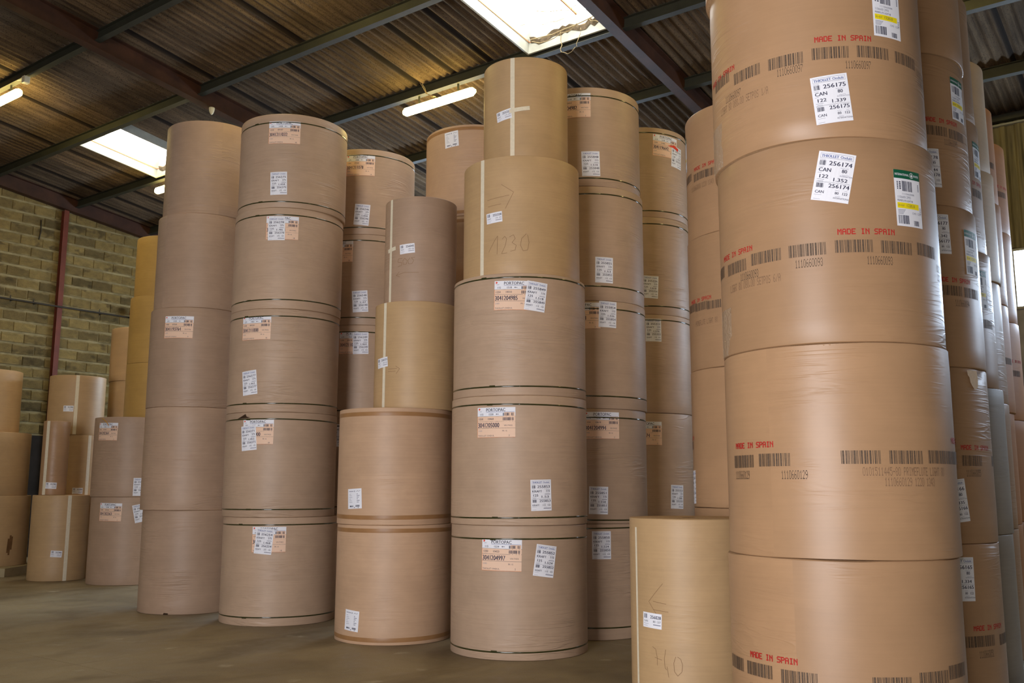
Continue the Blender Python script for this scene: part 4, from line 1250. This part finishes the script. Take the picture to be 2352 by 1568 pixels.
# wrapper overlaps, torn bits, shiny tape
def add_flap(k, a, b_, z0=.006, z1=None, th=.003):
    o, r, h = roll[k]; return flap('wrapper_overlap', r, a, b_, z0, (z1 or h-.006), o.data.materials[0], o, th)
add_flap('R2', -52, 60); add_flap('R1', -41, 65)
add_flap('T2', -86, -20); add_flap('A4', -35, 40, th=.0015); add_flap('A5', -46, 30, th=.0015)
def scrap(name, k, pts, mat, off=.006):
    o, r, h = roll[k]; f = Flat(); f.poly([(R_(p)*r, z) for p, z in pts], 0)
    return wrapped(name, f, r, 0, 0, 0, off, [mat], o)
scrap('torn_patch', 'Q2', [(27, 1.225), (37, 1.23), (38, 1.17), (37.5, 1.11), (34, 1.085), (31, 1.115), (29.5, 1.14), (29, 1.175), (27.5, 1.19)], M['fray'])
scrap('torn_flap', 'B2', [(-36, 1.175), (-25, 1.23), (-24, 1.20), (-19, 1.185)], M['dark'], .010)
scrap('scuff', 'A1', [(-9, .0035), (-3, .0035), (-3, .02), (-8, .025)], M['dark'], .002)
for k, a, b_, z0, z1 in (('R4', -101, -79, .004, .30), ('R3', -100, -79, .004, .30)):
    m = M.get('clear')
    if m is None:
        m, nt, b = nodes('clear_tape'); M['clear'] = m
        b.inputs['Base Color'].default_value = lin(214, 190, 160); b.inputs['Roughness'].default_value = 0.12; b.inputs['Specular IOR Level'].default_value = 0.9
        fz = noise(nt, 38, 3, 0.6, 1.0); bp = N(nt, 'ShaderNodeBump', i_Strength=1.0, i_Distance=0.02)
        nt.links.new(fz, bp.inputs['Height']); nt.links.new(bp.outputs[0], b.inputs['Normal'])
        b.inputs['Alpha'].default_value = 0.45
    o, r, h = roll[k]; flap('clear_tape', r, a, b_, z0, z1, m, o, .002, 10)
# pencil marks
o, r, h = roll['C4']
strokes('pencil_marks', [[(-33, .25), (-27, .36), (-23.5, .41), (-24, .22)], [(-19, .37), (-16.5, .40), (-14.5, .37), (-16, .30), (-19.5, .22), (-14, .225)],
    [(-12, .39), (-8, .41), (-6.5, .37), (-9.5, .33), (-5.5, .30), (-6.5, .25), (-11, .24)], [(4, .42), (-.5, .37), (-1.5, .30), (1, .24), (5, .25), (6.5, .33), (5, .41)],
    [(-35, .80), (-12, .83)], [(-34, .73), (-20, .745)], [(-20, .95), (-8, .86), (-16, .69)]], r, .004, M['pencil'], o)
o, r, h = roll['D4']
strokes('pencil_marks', [[(-24, .50), (-31, .50), (-32, .46), (-25, .455), (-25, .42), (-32, .41)], [(-20, .50), (-23, .47), (-22, .43), (-17, .43), (-15.5, .47), (-20, .50)], [(-11, .50), (-14.5, .47), (-13, .43), (-8, .43), (-5, .47), (-9, .50), (-3, .505)],
    [(-35, .31), (-20, .335), (3, .33)], [(-29, .35), (-35, .31), (-28, .29)]], r, .004, M['pencil'], o)
o, r, h = roll['D3']
strokes('pencil_marks', [[(-34, .44), (-20, .445)], [(-34, .415), (-22, .415)], [(-22, .47), (-16, .44), (-21, .385)]], r, .004, M['pencil'], o)
o, r, h = roll['F1']
strokes('pencil_marks', [[(-36, .905), (-52, .765), (-41, .655)], [(-47, .77), (-33, .757)], [(-47, .71), (-31, .70)],
    [(-48.5, .44), (-45, .425), (-43.5, .37), (-43.5, .31)], [(-46, .365), (-38.5, .352)], [(-34.5, .43), (-36, .36), (-35.5, .30), (-33.8, .285)], [(-33.5, .31), (-32, .235)],
    [(-25, .385), (-27, .34), (-26.5, .28), (-23.5, .25), (-19.8, .28), (-19, .33), (-20.5, .37), (-23.5, .385)]], r, .0035, M['pencil'], o)
o, r, h = roll['W3']
strokes('pencil_marks', [[(44+6*math.cos(q*.63), .55+.05*math.sin(q*.63)) for q in range(11)]], r, .008, M['pencil'], o)
# red stain on ticket and yellow tie on the low stack
o, r, h = roll['H5']
f = Flat(); f.poly([(.02, .02), (.14, .05), (.23, .02), (.22, -.02), (.12, .01)], 0); wrapped('red_stain', f, r, 27.6, .995, 2, .0052, [M['stain']], o)
o, r, h = roll['K2']
M['tie'] = simple('yellow_tie', lin(206, 150, 40), 0.5, 0.3)
b = MB(); b.tube([((r+.006)*math.sin(R_(p)), -(r+.006)*math.cos(R_(p)), z) for p, z in ((-32, h-.02), (-27, h-.05), (-22, h-.09), (-18, h-.15))], .006, 6); obj('yellow_tie', b.build('yellow_tie', M['tie'], True), o)
o, r, h = roll['W1']
M['stainb'] = simple('brown_stain', lin(112, 82, 52), 0.7, 0.2, var=0.3, vscale=9)
f = Flat(); f.rect(-.045, -.015, -.16, .10, 0, .01); f.rect(-.015, .02, -.20, .16, 0, .01); f.rect(.02, .05, -.10, .14, 0, .01)
wrapped('dark_stain', f, r, 58, .40, 3, .0012, [M['stainb']], o)
